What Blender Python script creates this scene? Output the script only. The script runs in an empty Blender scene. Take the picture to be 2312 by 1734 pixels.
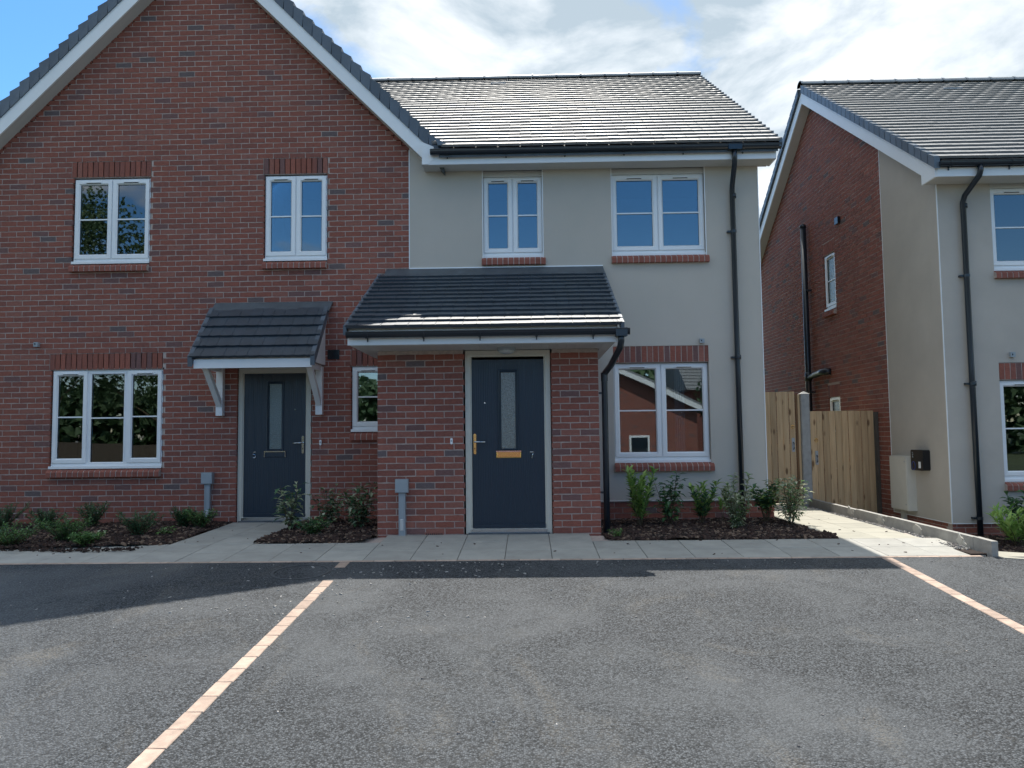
import bpy, math, random
from math import radians as rad, sin, cos, pi
random.seed(7)
S = bpy.context.scene
C = S.collection

# ------------------------------------------------------------------ camera
cam_d = bpy.data.cameras.new('camera'); cam = bpy.data.objects.new('camera', cam_d); C.objects.link(cam)
cam.location = (0, -10.428, 1.147)
from mathutils import Matrix, Vector
cam.rotation_euler = (Matrix.Rotation(0.02024, 3, 'Z') @ Matrix.Rotation(pi/2+0.06547, 3, 'X') @ Matrix.Rotation(-0.01136, 3, 'Z')).to_euler()
cam_d.sensor_width = 36; cam_d.lens = 27.03; cam_d.clip_end = 2000; cam_d.clip_start = .05
S.camera = cam
CAM = Vector(cam.location)

# ------------------------------------------------------------------ sky, sun, exposure
SUN_EL = rad(60.8)
W = bpy.data.worlds.new('World'); S.world = W; W.use_nodes = True
nt = W.node_tree; nt.nodes.clear()
def wn(t, **k):
    n = nt.nodes.new(t)
    for a, b in k.items(): setattr(n, a, b)
    return n
def wmath(op, a, b=None, c=None):
    n = wn('ShaderNodeMath', operation=op)
    for i, v in enumerate((a, b, c)):
        if v is None: continue
        if isinstance(v, (int, float)): n.inputs[i].default_value = v
        else: nt.links.new(v, n.inputs[i])
    return n.outputs[0]
sky = wn('ShaderNodeTexSky', sky_type='NISHITA', sun_disc=False)
sky.sun_elevation = SUN_EL; sky.sun_rotation = 0; sky.air_density = 1.0; sky.dust_density = .3; sky.ozone_density = 2.5
tc = wn('ShaderNodeTexCoord')
sep = wn('ShaderNodeSeparateXYZ'); nt.links.new(tc.outputs['Generated'], sep.inputs[0])
zc = wmath('ADD', wmath('MAXIMUM', sep.outputs[2], 0.0), .16)
px = wmath('DIVIDE', sep.outputs[0], zc); py = wmath('DIVIDE', sep.outputs[1], zc)
cmb = wn('ShaderNodeCombineXYZ'); nt.links.new(px, cmb.inputs[0]); nt.links.new(py, cmb.inputs[1])
def wnoise(scale, detail, rough, dist=0.0, off=(0, 0, 0)):
    mp = wn('ShaderNodeMapping'); mp.inputs['Location'].default_value = off
    nt.links.new(cmb.outputs[0], mp.inputs[0])
    n = wn('ShaderNodeTexNoise'); n.inputs['Scale'].default_value = scale; n.inputs['Detail'].default_value = detail
    n.inputs['Roughness'].default_value = rough; n.inputs['Distortion'].default_value = dist
    nt.links.new(mp.outputs[0], n.inputs['Vector']); return n.outputs[0]
n1 = wnoise(1.9, 10, .57, .3, (3.1, 1.7, 0))
def lobe(d, p):
    v = Vector(d).normalized(); t = wn('ShaderNodeVectorMath', operation='DOT_PRODUCT')
    nt.links.new(tc.outputs['Generated'], t.inputs[0]); t.inputs[1].default_value = v
    return wmath('POWER', wmath('MAXIMUM', t.outputs['Value'], 0.0), p)
cover = wmath('ADD', n1, wmath('MULTIPLY', lobe((.30, .80, .6), 1.5), .16))
cover = wmath('ADD', cover, wmath('MULTIPLY', wmath('MAXIMUM', sep.outputs[2], 0.0), .22))  # extra cloud overhead, out of view, added to brighten the shaded facade
cover = wmath('SUBTRACT', cover, wmath('MULTIPLY', lobe((.25, -.9, .30), 9), .42))
cover = wmath('SUBTRACT', cover, wmath('MULTIPLY', lobe((-.66, .74, .36), 14), .7))
rp = wn('ShaderNodeValToRGB'); rp.color_ramp.elements[0].position = .47; rp.color_ramp.elements[1].position = .62
nt.links.new(cover, rp.inputs[0])
n2 = wnoise(2.6, 9, .58, .35, (7.3, 2.2, 0))
rs = wn('ShaderNodeValToRGB')
e = rs.color_ramp.elements; e[0].position = .42; e[0].color = (1.65, 2.0, 2.3, 1); e[1].position = .68; e[1].color = (4.0, 4.1, 4.2, 1)
nt.links.new(n2, rs.inputs[0])
hsv = wn('ShaderNodeHueSaturation'); hsv.inputs['Saturation'].default_value = 1.3; hsv.inputs['Value'].default_value = .66; nt.links.new(sky.outputs[0], hsv.inputs['Color'])
mx = wn('ShaderNodeMixRGB'); nt.links.new(rp.outputs[0], mx.inputs[0]); nt.links.new(hsv.outputs[0], mx.inputs[1]); nt.links.new(rs.outputs[0], mx.inputs[2])
bg = wn('ShaderNodeBackground'); bg.inputs[1].default_value = .105
nt.links.new(mx.outputs[0], bg.inputs[0])
wo = wn('ShaderNodeOutputWorld'); nt.links.new(bg.outputs[0], wo.inputs[0])
sl = bpy.data.lights.new('sun', 'SUN'); sun = bpy.data.objects.new('sun', sl); C.objects.link(sun)
sl.energy = 2.1; sl.angle = rad(.53); sl.color = (1, .95, .87); sun.rotation_euler = (-(pi/2-SUN_EL), 0, 0); sun.location = (0, 30, 50)
S.view_settings.view_transform = 'Standard'; S.view_settings.look = 'None'; S.view_settings.gamma = 1
S.view_settings.use_curve_mapping = False; S.view_settings.exposure = 1.66
S.render.engine = 'CYCLES'; S.cycles.use_denoising = True; S.cycles.max_bounces = 6; S.cycles.diffuse_bounces = 4
S.cycles.sample_clamp_indirect = 8

# ------------------------------------------------------------------ materials
MATS = {}
def mat(name, col, rough=.6, var=0, vscale=8, bump=0, bscale=60, orand=0, spec=.5, metal=0, col2=None, stretch=(1, 1, 1), detail=4, ior=None, bdetail=5):
    m = bpy.data.materials.new(name); MATS[name] = m; m.use_nodes = True
    t = m.node_tree; N = t.nodes; L = t.links; b = N['Principled BSDF']
    b.inputs['Base Color'].default_value = (*col, 1); b.inputs['Roughness'].default_value = rough
    b.inputs['Specular IOR Level'].default_value = spec; b.inputs['Metallic'].default_value = metal
    if ior: b.inputs['IOR'].default_value = ior
    g = N.new('ShaderNodeNewGeometry'); mp = N.new('ShaderNodeMapping'); mp.inputs['Scale'].default_value = stretch
    L.new(g.outputs['Position'], mp.inputs[0]); vec = mp.outputs[0]
    out = None
    if var or col2:
        n = N.new('ShaderNodeTexNoise'); n.inputs['Scale'].default_value = vscale; n.inputs['Detail'].default_value = detail; n.inputs['Roughness'].default_value = .62
        L.new(vec, n.inputs['Vector'])
        r = N.new('ShaderNodeValToRGB'); r.color_ramp.elements[0].position = .33; r.color_ramp.elements[1].position = .67
        a = col; c2 = col2 or tuple(x*(1-var) for x in col)
        r.color_ramp.elements[0].color = (*c2, 1); r.color_ramp.elements[1].color = (*a, 1)
        L.new(n.outputs[0], r.inputs[0]); out = r.outputs[0]
    if orand:
        oi = N.new('ShaderNodeObjectInfo'); ma = N.new('ShaderNodeMapRange'); ma.inputs['To Min'].default_value = 1-orand; ma.inputs['To Max'].default_value = 1+orand
        L.new(oi.outputs['Random'], ma.inputs[0])
        hs = N.new('ShaderNodeHueSaturation')
        if out: L.new(out, hs.inputs['Color'])
        else: hs.inputs['Color'].default_value = (*col, 1)
        L.new(ma.outputs[0], hs.inputs['Value']); out = hs.outputs[0]
    if out: L.new(out, b.inputs['Base Color'])
    if bump:
        n = N.new('ShaderNodeTexNoise'); n.inputs['Scale'].default_value = bscale; n.inputs['Detail'].default_value = bdetail; n.inputs['Roughness'].default_value = .65
        L.new(vec, n.inputs['Vector'])
        bp = N.new('ShaderNodeBump'); bp.inputs['Strength'].default_value = 1; bp.inputs['Distance'].default_value = bump
        L.new(n.outputs[0], bp.inputs['Height']); L.new(bp.outputs[0], b.inputs['Normal'])
    return m
def nodes(m): return m.node_tree.nodes, m.node_tree.links, m.node_tree.nodes['Principled BSDF']

BR = [mat('brick_red', (.33, .108, .074), .85, .3, 26, .003, 70, .10, stretch=(1, 1, 2.2)),
      mat('brick_dark_red', (.28, .098, .072), .85, .3, 26, .003, 70, .10, stretch=(1, 1, 2.2)),
      mat('brick_orange', (.34, .13, .095), .85, .3, 26, .003, 70, .10, stretch=(1, 1, 2.2)),
      mat('brick_purple', (.21, .105, .095), .85, .3, 26, .003, 70, .10, stretch=(1, 1, 2.2)),
      mat('brick_blue_grey', (.165, .12, .118), .85, .35, 26, .003, 70, .10, stretch=(1, 1, 2.2))]
BW = [.52, .28, .14, .045, .015]
SILL = mat('brick_smooth_red', (.30, .10, .07), .8, .2, 20, .001, 90, .12)
MORTAR = mat('mortar', (.54, .445, .395), .95, .25, 30, .003, 120)
RENDER = mat('wall_render', (.545, .495, .435), .92, .07, 1.1, .003, 210, col2=(.51, .47, .41))
RENDER_DK = mat('side_render', (.525, .475, .415), .92, .1, 1.6, .0022, 260)
UPVC = mat('white_upvc', (.87, .88, .885), .28, .05, 2, spec=.5)
BOARD = mat('white_board', (.86, .87, .875), .35, .06, 1.5)
CREAM = mat('cream_frame', (.60, .57, .49), .4, .05, 3)
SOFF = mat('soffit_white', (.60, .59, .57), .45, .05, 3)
BLACK = mat('black_gutter', (.014, .022, .032), .28, spec=.6)
TILE = mat('roof_tile', (.085, .092, .10), .56, .25, 9, .0006, 180, .13, spec=.5, ior=2.8)
SLATE = mat('dark_tile', (.030, .048, .068), .46, .25, 9, .0006, 180, .13, spec=.5, ior=1.75)  # darker, bluer version of the roof tile, used on canopy and porch
RIDGE = mat('ridge_tile', (.34, .36, .375), .5, .2, 9, .001, 120, .1)
VERGE = mat('verge_plastic', (.10, .125, .155), .42, .15, 6, orand=.2)
LEAD = mat('lead_flashing', (.088, .105, .12), .5, .3, 7, .0015, 25)
PIPE_GREY = mat('grey_plastic', (.33, .37, .40), .42, .08, 5)
CHROME = mat('chrome', (.62, .65, .68), .16, metal=1)
BRASS = mat('brass', (.83, .56, .22), .22, metal=1)
GREYMETAL = mat('galvanised', (.5, .52, .53), .4, .2, 20, metal=.8)
DARK = mat('gap_and_shadow', (.01, .011, .013), .7)
CONC = mat('concrete', (.40, .385, .355), .9, .22, 9, .0025, 110, .06)
POSTC = mat('post_concrete', (.40, .40, .385), .9, .2, 14, .002, 120)
SLAB = mat('paving_slab_concrete', (.40, .39, .355), .88, .2, 5, .0012, 220, .09, detail=8)
SLABL = mat('paving_slab_buff', (.40, .38, .315), .88, .14, 5, .0012, 220, .06, detail=8)
PAVER = mat('clay_paver', (.50, .375, .30), .85, .28, 14, .0015, 160, .17)
MULCH = mat('bark_chip', (.062, .030, .021), .85, .5, 40, .002, 150)
MULCH2 = mat('bark_chip_pale', (.24, .16, .11), .85, .4, 40)
SOIL = mat('mulch_soil', (.030, .017, .013), .95, .5, 30, .012, 45)
TWIG = mat('stem_brown', (.10, .075, .04), .8, .2, 30)
GRASS = mat('far_ground', (.06, .085, .035), .95, .4, .4)
STONE = mat('white_stone', (.42, .40, .38), .85, .4, 30)
BLOCKW = mat('far_brick', (.19, .065, .05), .85, .4, 20, .004, 60)
GRAVEL = mat('gravel_stone', (.30, .27, .25), .85, .6, 60)
YELLOW = mat('label_white', (.75, .76, .76), .5)
BLUE = mat('blue_ring', (.03, .07, .35), .3)
BLACKP = mat('black_plastic', (.010, .012, .016), .25)
LAMPM = mat('lamp_diffuser', (.52, .53, .53), .35)

# timber with knots
def timber(name, c1, c2):
    m = mat(name, c1, .8); N, L, b = nodes(m)
    g = N.new('ShaderNodeNewGeometry'); oi = N.new('ShaderNodeObjectInfo')
    ad = N.new('ShaderNodeVectorMath'); ad.operation = 'MULTIPLY_ADD'; ad.inputs[1].default_value = (1, 1, 1)
    cb = N.new('ShaderNodeCombineXYZ'); mu = N.new('ShaderNodeMath'); mu.operation = 'MULTIPLY'; mu.inputs[1].default_value = 37
    L.new(oi.outputs['Random'], mu.inputs[0]); L.new(mu.outputs[0], cb.inputs[2]); L.new(mu.outputs[0], cb.inputs[0])
    L.new(g.outputs['Position'], ad.inputs[0]); L.new(cb.outputs[0], ad.inputs[2])
    mp = N.new('ShaderNodeMapping'); mp.inputs['Scale'].default_value = (14, 14, .9); L.new(ad.outputs[0], mp.inputs[0])
    n = N.new('ShaderNodeTexNoise'); n.inputs['Scale'].default_value = 2.2; n.inputs['Detail'].default_value = 6; L.new(mp.outputs[0], n.inputs[0])
    r = N.new('ShaderNodeValToRGB'); r.color_ramp.elements[0].position = .3; r.color_ramp.elements[1].position = .7
    r.color_ramp.elements[0].color = (*c2, 1); r.color_ramp.elements[1].color = (*c1, 1); L.new(n.outputs[0], r.inputs[0])
    mp2 = N.new('ShaderNodeMapping'); mp2.inputs['Scale'].default_value = (9, 9, 3.6); L.new(ad.outputs[0], mp2.inputs[0])
    v = N.new('ShaderNodeTexVoronoi'); v.inputs['Scale'].default_value = 1.0; L.new(mp2.outputs[0], v.inputs['Vector'])
    r2 = N.new('ShaderNodeValToRGB'); r2.color_ramp.elements[0].position = .12; r2.color_ramp.elements[1].position = .25
    r2.color_ramp.elements[0].color = (.22, .15, .09, 1); r2.color_ramp.elements[1].color = (1, 1, 1, 1); L.new(v.outputs['Distance'], r2.inputs[0])
    mm = N.new('ShaderNodeMixRGB'); mm.blend_type = 'MULTIPLY'; mm.inputs[0].default_value = .85; L.new(r.outputs[0], mm.inputs[1]); L.new(r2.outputs[0], mm.inputs[2])
    ma = N.new('ShaderNodeMapRange'); ma.inputs['To Min'].default_value = .8; ma.inputs['To Max'].default_value = 1.15; L.new(oi.outputs['Random'], ma.inputs[0])
    hs = N.new('ShaderNodeHueSaturation'); L.new(mm.outputs[0], hs.inputs['Color']); L.new(ma.outputs[0], hs.inputs['Value'])
    L.new(hs.outputs[0], b.inputs['Base Color'])
    return m
WOOD = timber('timber_board', (.66, .47, .27), (.50, .33, .18))
WOODD = timber('timber_strip', (.24, .13, .06), (.16, .085, .04))

def glass(name, col=(.006, .010, .014), ior=2.35, bumpd=.0009, bs=1.3):
    m = mat(name, col, .015, bump=bumpd, bscale=bs, ior=ior, bdetail=0); return m
GLASS = glass('window_glass')
def clear_glass():
    N, L, b = nodes(GLASS); lw = N.new('ShaderNodeFresnel'); lw.inputs['IOR'].default_value = 2.35
    gl = N.new('ShaderNodeBsdfGlossy'); gl.inputs['Roughness'].default_value = .012; gl.inputs['Color'].default_value = (.9, .96, 1, 1)
    tr = N.new('ShaderNodeBsdfTransparent'); tr.inputs[0].default_value = (.60, .70, .74, 1)
    bn = [n for n in N if n.type == 'BUMP'][0]; L.new(bn.outputs[0], gl.inputs['Normal']); L.new(bn.outputs[0], lw.inputs['Normal'])
    mx_ = N.new('ShaderNodeMixShader'); L.new(lw.outputs[0], mx_.inputs[0]); L.new(tr.outputs[0], mx_.inputs[1]); L.new(gl.outputs[0], mx_.inputs[2])
    L.new(mx_.outputs[0], N['Material Output'].inputs[0])
clear_glass()
ROOMW = mat('room_wall', (.30, .32, .33), .9)
CURT = mat('curtain_cloth', (.62, .64, .64), .9)
FROST = mat('obscure_glass', (.16, .21, .21), .16, .5, 90, .004, 85, ior=1.9)
FROSTG = mat('obscure_glass_warm', (.24, .25, .21), .14, .6, 110, .005, 75, ior=2.0)
# front door skins: moulded wood grain
def doormat(name, col):
    m = mat(name, col, .34, bump=0); N, L, b = nodes(m)
    g = N.new('ShaderNodeNewGeometry'); mp = N.new('ShaderNodeMapping'); mp.inputs['Scale'].default_value = (9, 9, .75)
    L.new(g.outputs['Position'], mp.inputs[0])
    w = N.new('ShaderNodeTexWave'); w.inputs['Scale'].default_value = 1.6; w.inputs['Distortion'].default_value = 7; w.inputs['Detail'].default_value = 3; w.inputs['Detail Scale'].default_value = 1.3
    L.new(mp.outputs[0], w.inputs[0]); bp = N.new('ShaderNodeBump'); bp.inputs['Distance'].default_value = .0022; bp.inputs['Strength'].default_value = .8
    L.new(w.outputs[1], bp.inputs['Height']); L.new(bp.outputs[0], b.inputs['Normal'])
    return m
DOORB = doormat('door_blue_grey', (.018, .033, .052))

# asphalt
def asphalt():
    m = mat('asphalt', (.1, .1, .1), .8, spec=.45); N, L, b = nodes(m)
    g = N.new('ShaderNodeNewGeometry')
    def noise(s, d=4, r=.6, dist=0):
        n = N.new('ShaderNodeTexNoise'); n.inputs['Scale'].default_value = s; n.inputs['Detail'].default_value = d; n.inputs['Roughness'].default_value = r; n.inputs['Distortion'].default_value = dist
        L.new(g.outputs['Position'], n.inputs[0]); return n.outputs[0]
    def ramp(i, a, ca, bb, cb):
        r = N.new('ShaderNodeValToRGB'); r.color_ramp.elements[0].position = a; r.color_ramp.elements[1].position = bb
        r.color_ramp.elements[0].color = (*ca, 1); r.color_ramp.elements[1].color = (*cb, 1); L.new(i, r.inputs[0]); return r.outputs[0]
    v = N.new('ShaderNodeTexVoronoi'); v.inputs['Scale'].default_value = 92; L.new(g.outputs['Position'], v.inputs['Vector'])
    sx = N.new('ShaderNodeSeparateXYZ'); L.new(v.outputs['Color'], sx.inputs[0])
    base = ramp(sx.outputs[0], .1, (.006, .009, .012), .95, (.118, .130, .142))
    gap = ramp(v.outputs['Distance'], .35, (1, 1, 1), .62, (.28, .28, .3))
    m1 = N.new('ShaderNodeMixRGB'); m1.blend_type = 'MULTIPLY'; m1.inputs[0].default_value = .85; L.new(base, m1.inputs[1]); L.new(gap, m1.inputs[2])
    # pale dusty patches and buff streaks
    dust = ramp(noise(.7, 7, .68, .6), .45, (0, 0, 0), .68, (.6, .6, .6))
    m2 = N.new('ShaderNodeMixRGB'); L.new(dust, m2.inputs[0]); L.new(m1.outputs[0], m2.inputs[1]); m2.inputs[2].default_value = (.098, .105, .112, 1)
    mpp = N.new('ShaderNodeMapping'); mpp.inputs['Scale'].default_value = (1.0, .55, 1); mpp.inputs['Rotation'].default_value = (0, 0, .6); L.new(g.outputs['Position'], mpp.inputs[0])
    ns = N.new('ShaderNodeTexNoise'); ns.inputs['Scale'].default_value = .9; ns.inputs['Detail'].default_value = 8; ns.inputs['Roughness'].default_value = .7; ns.inputs['Distortion'].default_value = 1.4; L.new(mpp.outputs[0], ns.inputs[0])
    buff = ramp(ns.outputs[0], .55, (0, 0, 0), .70, (.5, .5, .5))
    grain = ramp(noise(60, 3), .4, (0, 0, 0), .6, (1, 1, 1))
    mb = N.new('ShaderNodeMath'); mb.operation = 'MULTIPLY'; L.new(buff, mb.inputs[0]); L.new(grain, mb.inputs[1])
    m3 = N.new('ShaderNodeMixRGB'); L.new(mb.outputs[0], m3.inputs[0]); L.new(m2.outputs[0], m3.inputs[1]); m3.inputs[2].default_value = (.165, .148, .122, 1)
    L.new(m3.outputs[0], b.inputs['Base Color'])
    bp = N.new('ShaderNodeBump'); bp.inputs['Distance'].default_value = .006; bp.inputs['Strength'].default_value = .9
    inv = N.new('ShaderNodeMath'); inv.operation = 'SUBTRACT'; inv.inputs[0].default_value = 1; L.new(v.outputs['Distance'], inv.inputs[1])
    L.new(inv.outputs[0], bp.inputs['Height']); L.new(bp.outputs[0], b.inputs['Normal'])
    return m
ASPH = asphalt()
def leafmat(name, c1, c2, rough=.45):
    m = mat(name, c1, rough, spec=.4); N, L, b = nodes(m)
    g = N.new('ShaderNodeNewGeometry'); r = N.new('ShaderNodeValToRGB')
    r.color_ramp.elements[0].color = (*c1, 1); r.color_ramp.elements[1].color = (*c2, 1); L.new(g.outputs['Random Per Island'], r.inputs[0])
    L.new(r.outputs[0], b.inputs['Base Color']); b.inputs['Subsurface Weight'].default_value = 0
    tr = N.new('ShaderNodeBsdfTranslucent'); L.new(r.outputs[0], tr.inputs[0]); mx_ = N.new('ShaderNodeMixShader'); mx_.inputs[0].default_value = .3
    L.new(b.outputs[0], mx_.inputs[1]); L.new(tr.outputs[0], mx_.inputs[2]); L.new(mx_.outputs[0], N['Material Output'].inputs[0])
    return m
LAUREL = leafmat('laurel_leaf', (.20, .36, .08), (.42, .58, .17))
DKLEAF = leafmat('dark_leaf', (.05, .13, .07), (.11, .22, .09))
VARI = leafmat('variegated_leaf', (.20, .27, .14), (.58, .60, .42))
HEBE = leafmat('low_shrub_leaf', (.08, .18, .06), (.19, .34, .10))
TREEL = leafmat('tree_leaf', (.05, .10, .045), (.12, .19, .09), .6)

# ------------------------------------------------------------------ mesh helpers
def wl(o):
    v = Vector((0, 0, 0))
    while o: v = v+Vector(o.location); o = o.parent
    return v
def link(name, data, parent=None, loc=(0, 0, 0), rot=None, scale=None):
    o = bpy.data.objects.new(name, data); C.objects.link(o)
    if parent: o.parent = parent
    o.location = loc
    if rot: o.rotation_euler = rot
    if scale: o.scale = scale
    return o
def thing(name, label, cat, loc, group=None):
    o = link(name, None, None, loc); o.empty_display_size = .3
    o['label'] = label; o['category'] = cat
    if group: o['group'] = group
    return o
class MB:
    def __init__(s): s.v = []; s.f = []; s.m = []
    def add(s, vs, fs, mi=0):
        k = len(s.v); s.v += [tuple(p) for p in vs]; s.f += [tuple(i+k for i in f) for f in fs]; s.m += [mi]*len(fs)
    def box(s, x0, x1, y0, y1, z0, z1, mi=0):
        s.add([(x0, y0, z0), (x1, y0, z0), (x1, y1, z0), (x0, y1, z0), (x0, y0, z1), (x1, y0, z1), (x1, y1, z1), (x0, y1, z1)],
              [(0, 3, 2, 1), (4, 5, 6, 7), (0, 1, 5, 4), (1, 2, 6, 5), (2, 3, 7, 6), (3, 0, 4, 7)], mi); return s
    def hexa(s, p, mi=0):   # 8 points ordered like box
        s.add(p, [(0, 3, 2, 1), (4, 5, 6, 7), (0, 1, 5, 4), (1, 2, 6, 5), (2, 3, 7, 6), (3, 0, 4, 7)], mi); return s
    def prism(s, poly, axis, a, b, mi=0):  # poly of 2D points extruded along an axis
        n = len(poly)
        def P(u, w, t): return {'y': (u, t, w), 'x': (t, u, w), 'z': (u, w, t)}[axis]
        vs = [P(u, w, a) for u, w in poly]+[P(u, w, b) for u, w in poly]
        s.add(vs, [tuple(range(n)), tuple(range(2*n-1, n-1, -1))]+[(i, i+n, (i+1) % n+n, (i+1) % n) for i in range(n)], mi); return s
    def tube(s, pts, r, n=10, mi=0, caps=True):
        pts = [Vector(p) for p in pts]; rs = r if isinstance(r, (list, tuple)) else [r]*len(pts); rings = []
        for i, p in enumerate(pts):
            d = (pts[min(i+1, len(pts)-1)]-pts[max(i-1, 0)]).normalized()
            a = d.cross(Vector((0, 0, 1)))
            if a.length < .05: a = d.cross(Vector((0, 1, 0)))
            a.normalize(); b = d.cross(a)
            rings.append([p+(a*cos(2*pi*j/n)+b*sin(2*pi*j/n))*rs[i] for j in range(n)])
        vs = [q for ring in rings for q in ring]
        fs = [(i*n+j, i*n+(j+1) % n, (i+1)*n+(j+1) % n, (i+1)*n+j) for i in range(len(pts)-1) for j in range(n)]
        if caps: fs += [tuple(range(n-1, -1, -1)), tuple((len(pts)-1)*n+j for j in range(n))]
        s.add(vs, fs, mi); return s
    def loops(s, x0, x1, z0, z1, ls, mi=0, cap=False):  # successive rectangle loops (inset, y)
        vs = []
        for ins, y in ls:
            vs += [(x0+ins, y, z0+ins), (x1-ins, y, z0+ins), (x1-ins, y, z1-ins), (x0+ins, y, z1-ins)]
        fs = [(4*i+j, 4*i+(j+1) % 4, 4*i+4+(j+1) % 4, 4*i+4+j) for i in range(len(ls)-1) for j in range(4)]
        if cap: k = 4*(len(ls)-1); fs.append((k, k+1, k+2, k+3))
        s.add(vs, fs, mi); return s
    def mesh(s, name, mats):
        me = bpy.data.meshes.new(name); me.from_pydata(s.v, [], s.f)
        for m in (mats if isinstance(mats, (list, tuple)) else [mats]): me.materials.append(m)
        if any(s.m): me.polygons.foreach_set('material_index', s.m)
        me.validate(); me.update()
        import bmesh
        bm = bmesh.new(); bm.from_mesh(me); bmesh.ops.recalc_face_normals(bm, faces=bm.faces); bm.to_mesh(me); bm.free()
        return me
    def build(s, name, mats, parent=None, smooth=False, **props):
        o0 = wl(parent) if parent else Vector((0, 0, 0))
        s.v = [(x-o0.x, y-o0.y, z-o0.z) for x, y, z in s.v]
        me = s.mesh(name, mats)
        if smooth: me.polygons.foreach_set('use_smooth', [True]*len(me.polygons)); 
        o = link(name, me, parent)
        for k, v in props.items(): o[k] = v
        return o
    def local(s, name, mats, parent, loc=(0, 0, 0), rot=None, smooth=False, **props):
        me = s.mesh(name, mats)
        if smooth: me.polygons.foreach_set('use_smooth', [True]*len(me.polygons))
        o = link(name, me, parent, loc, rot)
        for k, v in props.items(): o[k] = v
        return o
def box(name, m, parent, *a, **k): return MB().box(*a).build(name, m, parent, **k)
def R(a, b): return random.uniform(a, b)

# ------------------------------------------------------------------ bricks
def brick_mb(w=.2135, h=.063, d=.10, j=.0028, seed=0):
    r = random.Random(seed); q = lambda: r.uniform(-j, j)
    xs = [-w/2, -w/6, w/6, w/2]; vs = []
    for x in xs: vs += [(x+q()*.6, q()*.6, -h/2+q()), (x+q()*.6, q()*.6, h/2+q())]
    k = len(vs)
    for i in range(0, k): vs.append((vs[i][0], d, vs[i][2]))
    fs = []
    for i in range(3):
        a = 2*i; fs += [(a, a+2, a+3, a+1), (a, a+k, a+2+k, a+2), (a+1, a+3, a+3+k, a+1+k)]
    fs += [(0, 1, 1+k, k), (6, 6+k, 7+k, 7)]
    return vs, fs
BRICKV = [brick_mb(seed=i) for i in range(5)]
BRICKM = []
for ci in range(5):
    for i in range(4):
        m = MB(); m.add(*BRICKV[i]); BRICKM.append(m.mesh('brick', BR[ci]))
def pick_col(): return random.choices(range(5), BW)[0]
def lay(x0, x1, z0, z1, ref, holes=(), inside=None, phase=0):
    out = []; k0 = math.floor(z0/.075+.01); k = k0
    while k*.075 < z1-.02:
        zb = k*.075; zc_ = zb+.0375
        segs = [(x0, x1)]
        for hx0, hx1, hz0, hz1 in holes:
            if hz0-.02 < zc_ < hz1+.0:
                ns = []
                for a, b in segs:
                    if hx1 <= a or hx0 >= b: ns.append((a, b)); continue
                    if hx0 > a: ns.append((a, hx0))
                    if hx1 < b: ns.append((hx1, b))
                segs = ns
        off = ref+((k+phase) % 2)*.1125
        n0 = math.floor((x0-off)/.225)-1
        x = off+n0*.225
        while x < x1:
            for a, b in segs:
                p, q = max(x, a), min(x+.225, b)
                if q-p > .045:
                    xc = (p+q)/2
                    if inside is None or inside(xc, zc_): out.append((xc, zc_, q-p-.010))
            x += .225
        k += 1
    return out
def bricks(parent, lst, facing, plane, limit=300, name='brick', vis=None):
    """lst of (u, z, w); facing 'y': wall at y=plane looking at the street; 'x': wall at x=plane looking left (u is the world y)."""
    wp = wl(parent)
    def pos(u, z): return Vector((u, plane, z)) if facing == 'y' else Vector((plane, u, z))
    rz = 0 if facing == 'y' else -pi/2
    order = sorted(lst, key=lambda t: (0 if (vis is None or vis(t[0], t[1])) else 1e3)+(pos(t[0], t[1])-CAM).length)
    for u, z, w in order[:limit]:
        me = BRICKM[pick_col()*4+random.randrange(4)]
        p = pos(u, z)-wp
        d = R(-.0015, .0015)
        p = p+(Vector((0, d, 0)) if facing == 'y' else Vector((d, 0, 0)))
        o = link(name, me, parent, p, (0, R(-.004, .004), rz), (w/.215, 1, 1))
    rest = order[limit:]
    if rest:
        mb = MB()
        for u, z, w in rest:
            vs, fs = BRICKV[random.randrange(5)]; s = w/.215; d = R(-.0015, .0015); c = pick_col()
            if facing == 'y': q = [(u+x*s, plane+y+d, z+zz) for x, y, zz in vs]
            else: q = [(plane+y+d, u-x*s, z+zz) for x, y, zz in vs]
            mb.add(q, fs, c)
        mb.build('brickwork', BR, parent, kind='stuff')
def backing(mb, x0, x1, z0, z1, y0, y1, holes, grow=.0, mi=0, top=None):
    xs = sorted({x0, x1}|{v for h in holes for v in (h[0]-grow, h[1]+grow) if x0 < v < x1})
    zs = sorted({z0, z1}|{v for h in holes for v in (h[2]-grow, h[3]+grow) if z0 < v < z1})
    for i in range(len(xs)-1):
        for j in range(len(zs)-1):
            xc, zz = (xs[i]+xs[i+1])/2, (zs[j]+zs[j+1])/2
            if any(h[0]-grow < xc < h[1]+grow and h[2]-grow < zz < h[3]+grow for h in holes): continue
            mb.box(xs[i], xs[i+1], y0, y1, zs[j], zs[j+1], mi)
SOLD = []
for c in (0, 1, 2, 3):
    r_ = random.Random(c+50)
    m = MB(); q = lambda: r_.uniform(-.002, .002)
    p = [(-.0325+q(), q()*.5, -.1075+q()), (.0325+q(), q()*.5, -.1075+q()), (.0325, .1, -.1075), (-.0325, .1, -.1075),
         (-.0325+q(), q()*.5, .1075+q()), (.0325+q(), q()*.5, .1075+q()), (.0325, .1, .1075), (-.0325, .1, .1075)]
    m.hexa(p); SOLD.append(m.mesh('lintel_brick', BR[c]))
mm_ = MB()
mm_.prism([(-.062, -.115), (-.062, -.052), (-.045, -.030), (.05, .008), (.05, -.115)], 'x', -.0325, .0325)
SILLM = mm_.mesh('sill_brick', SILL)
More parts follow.
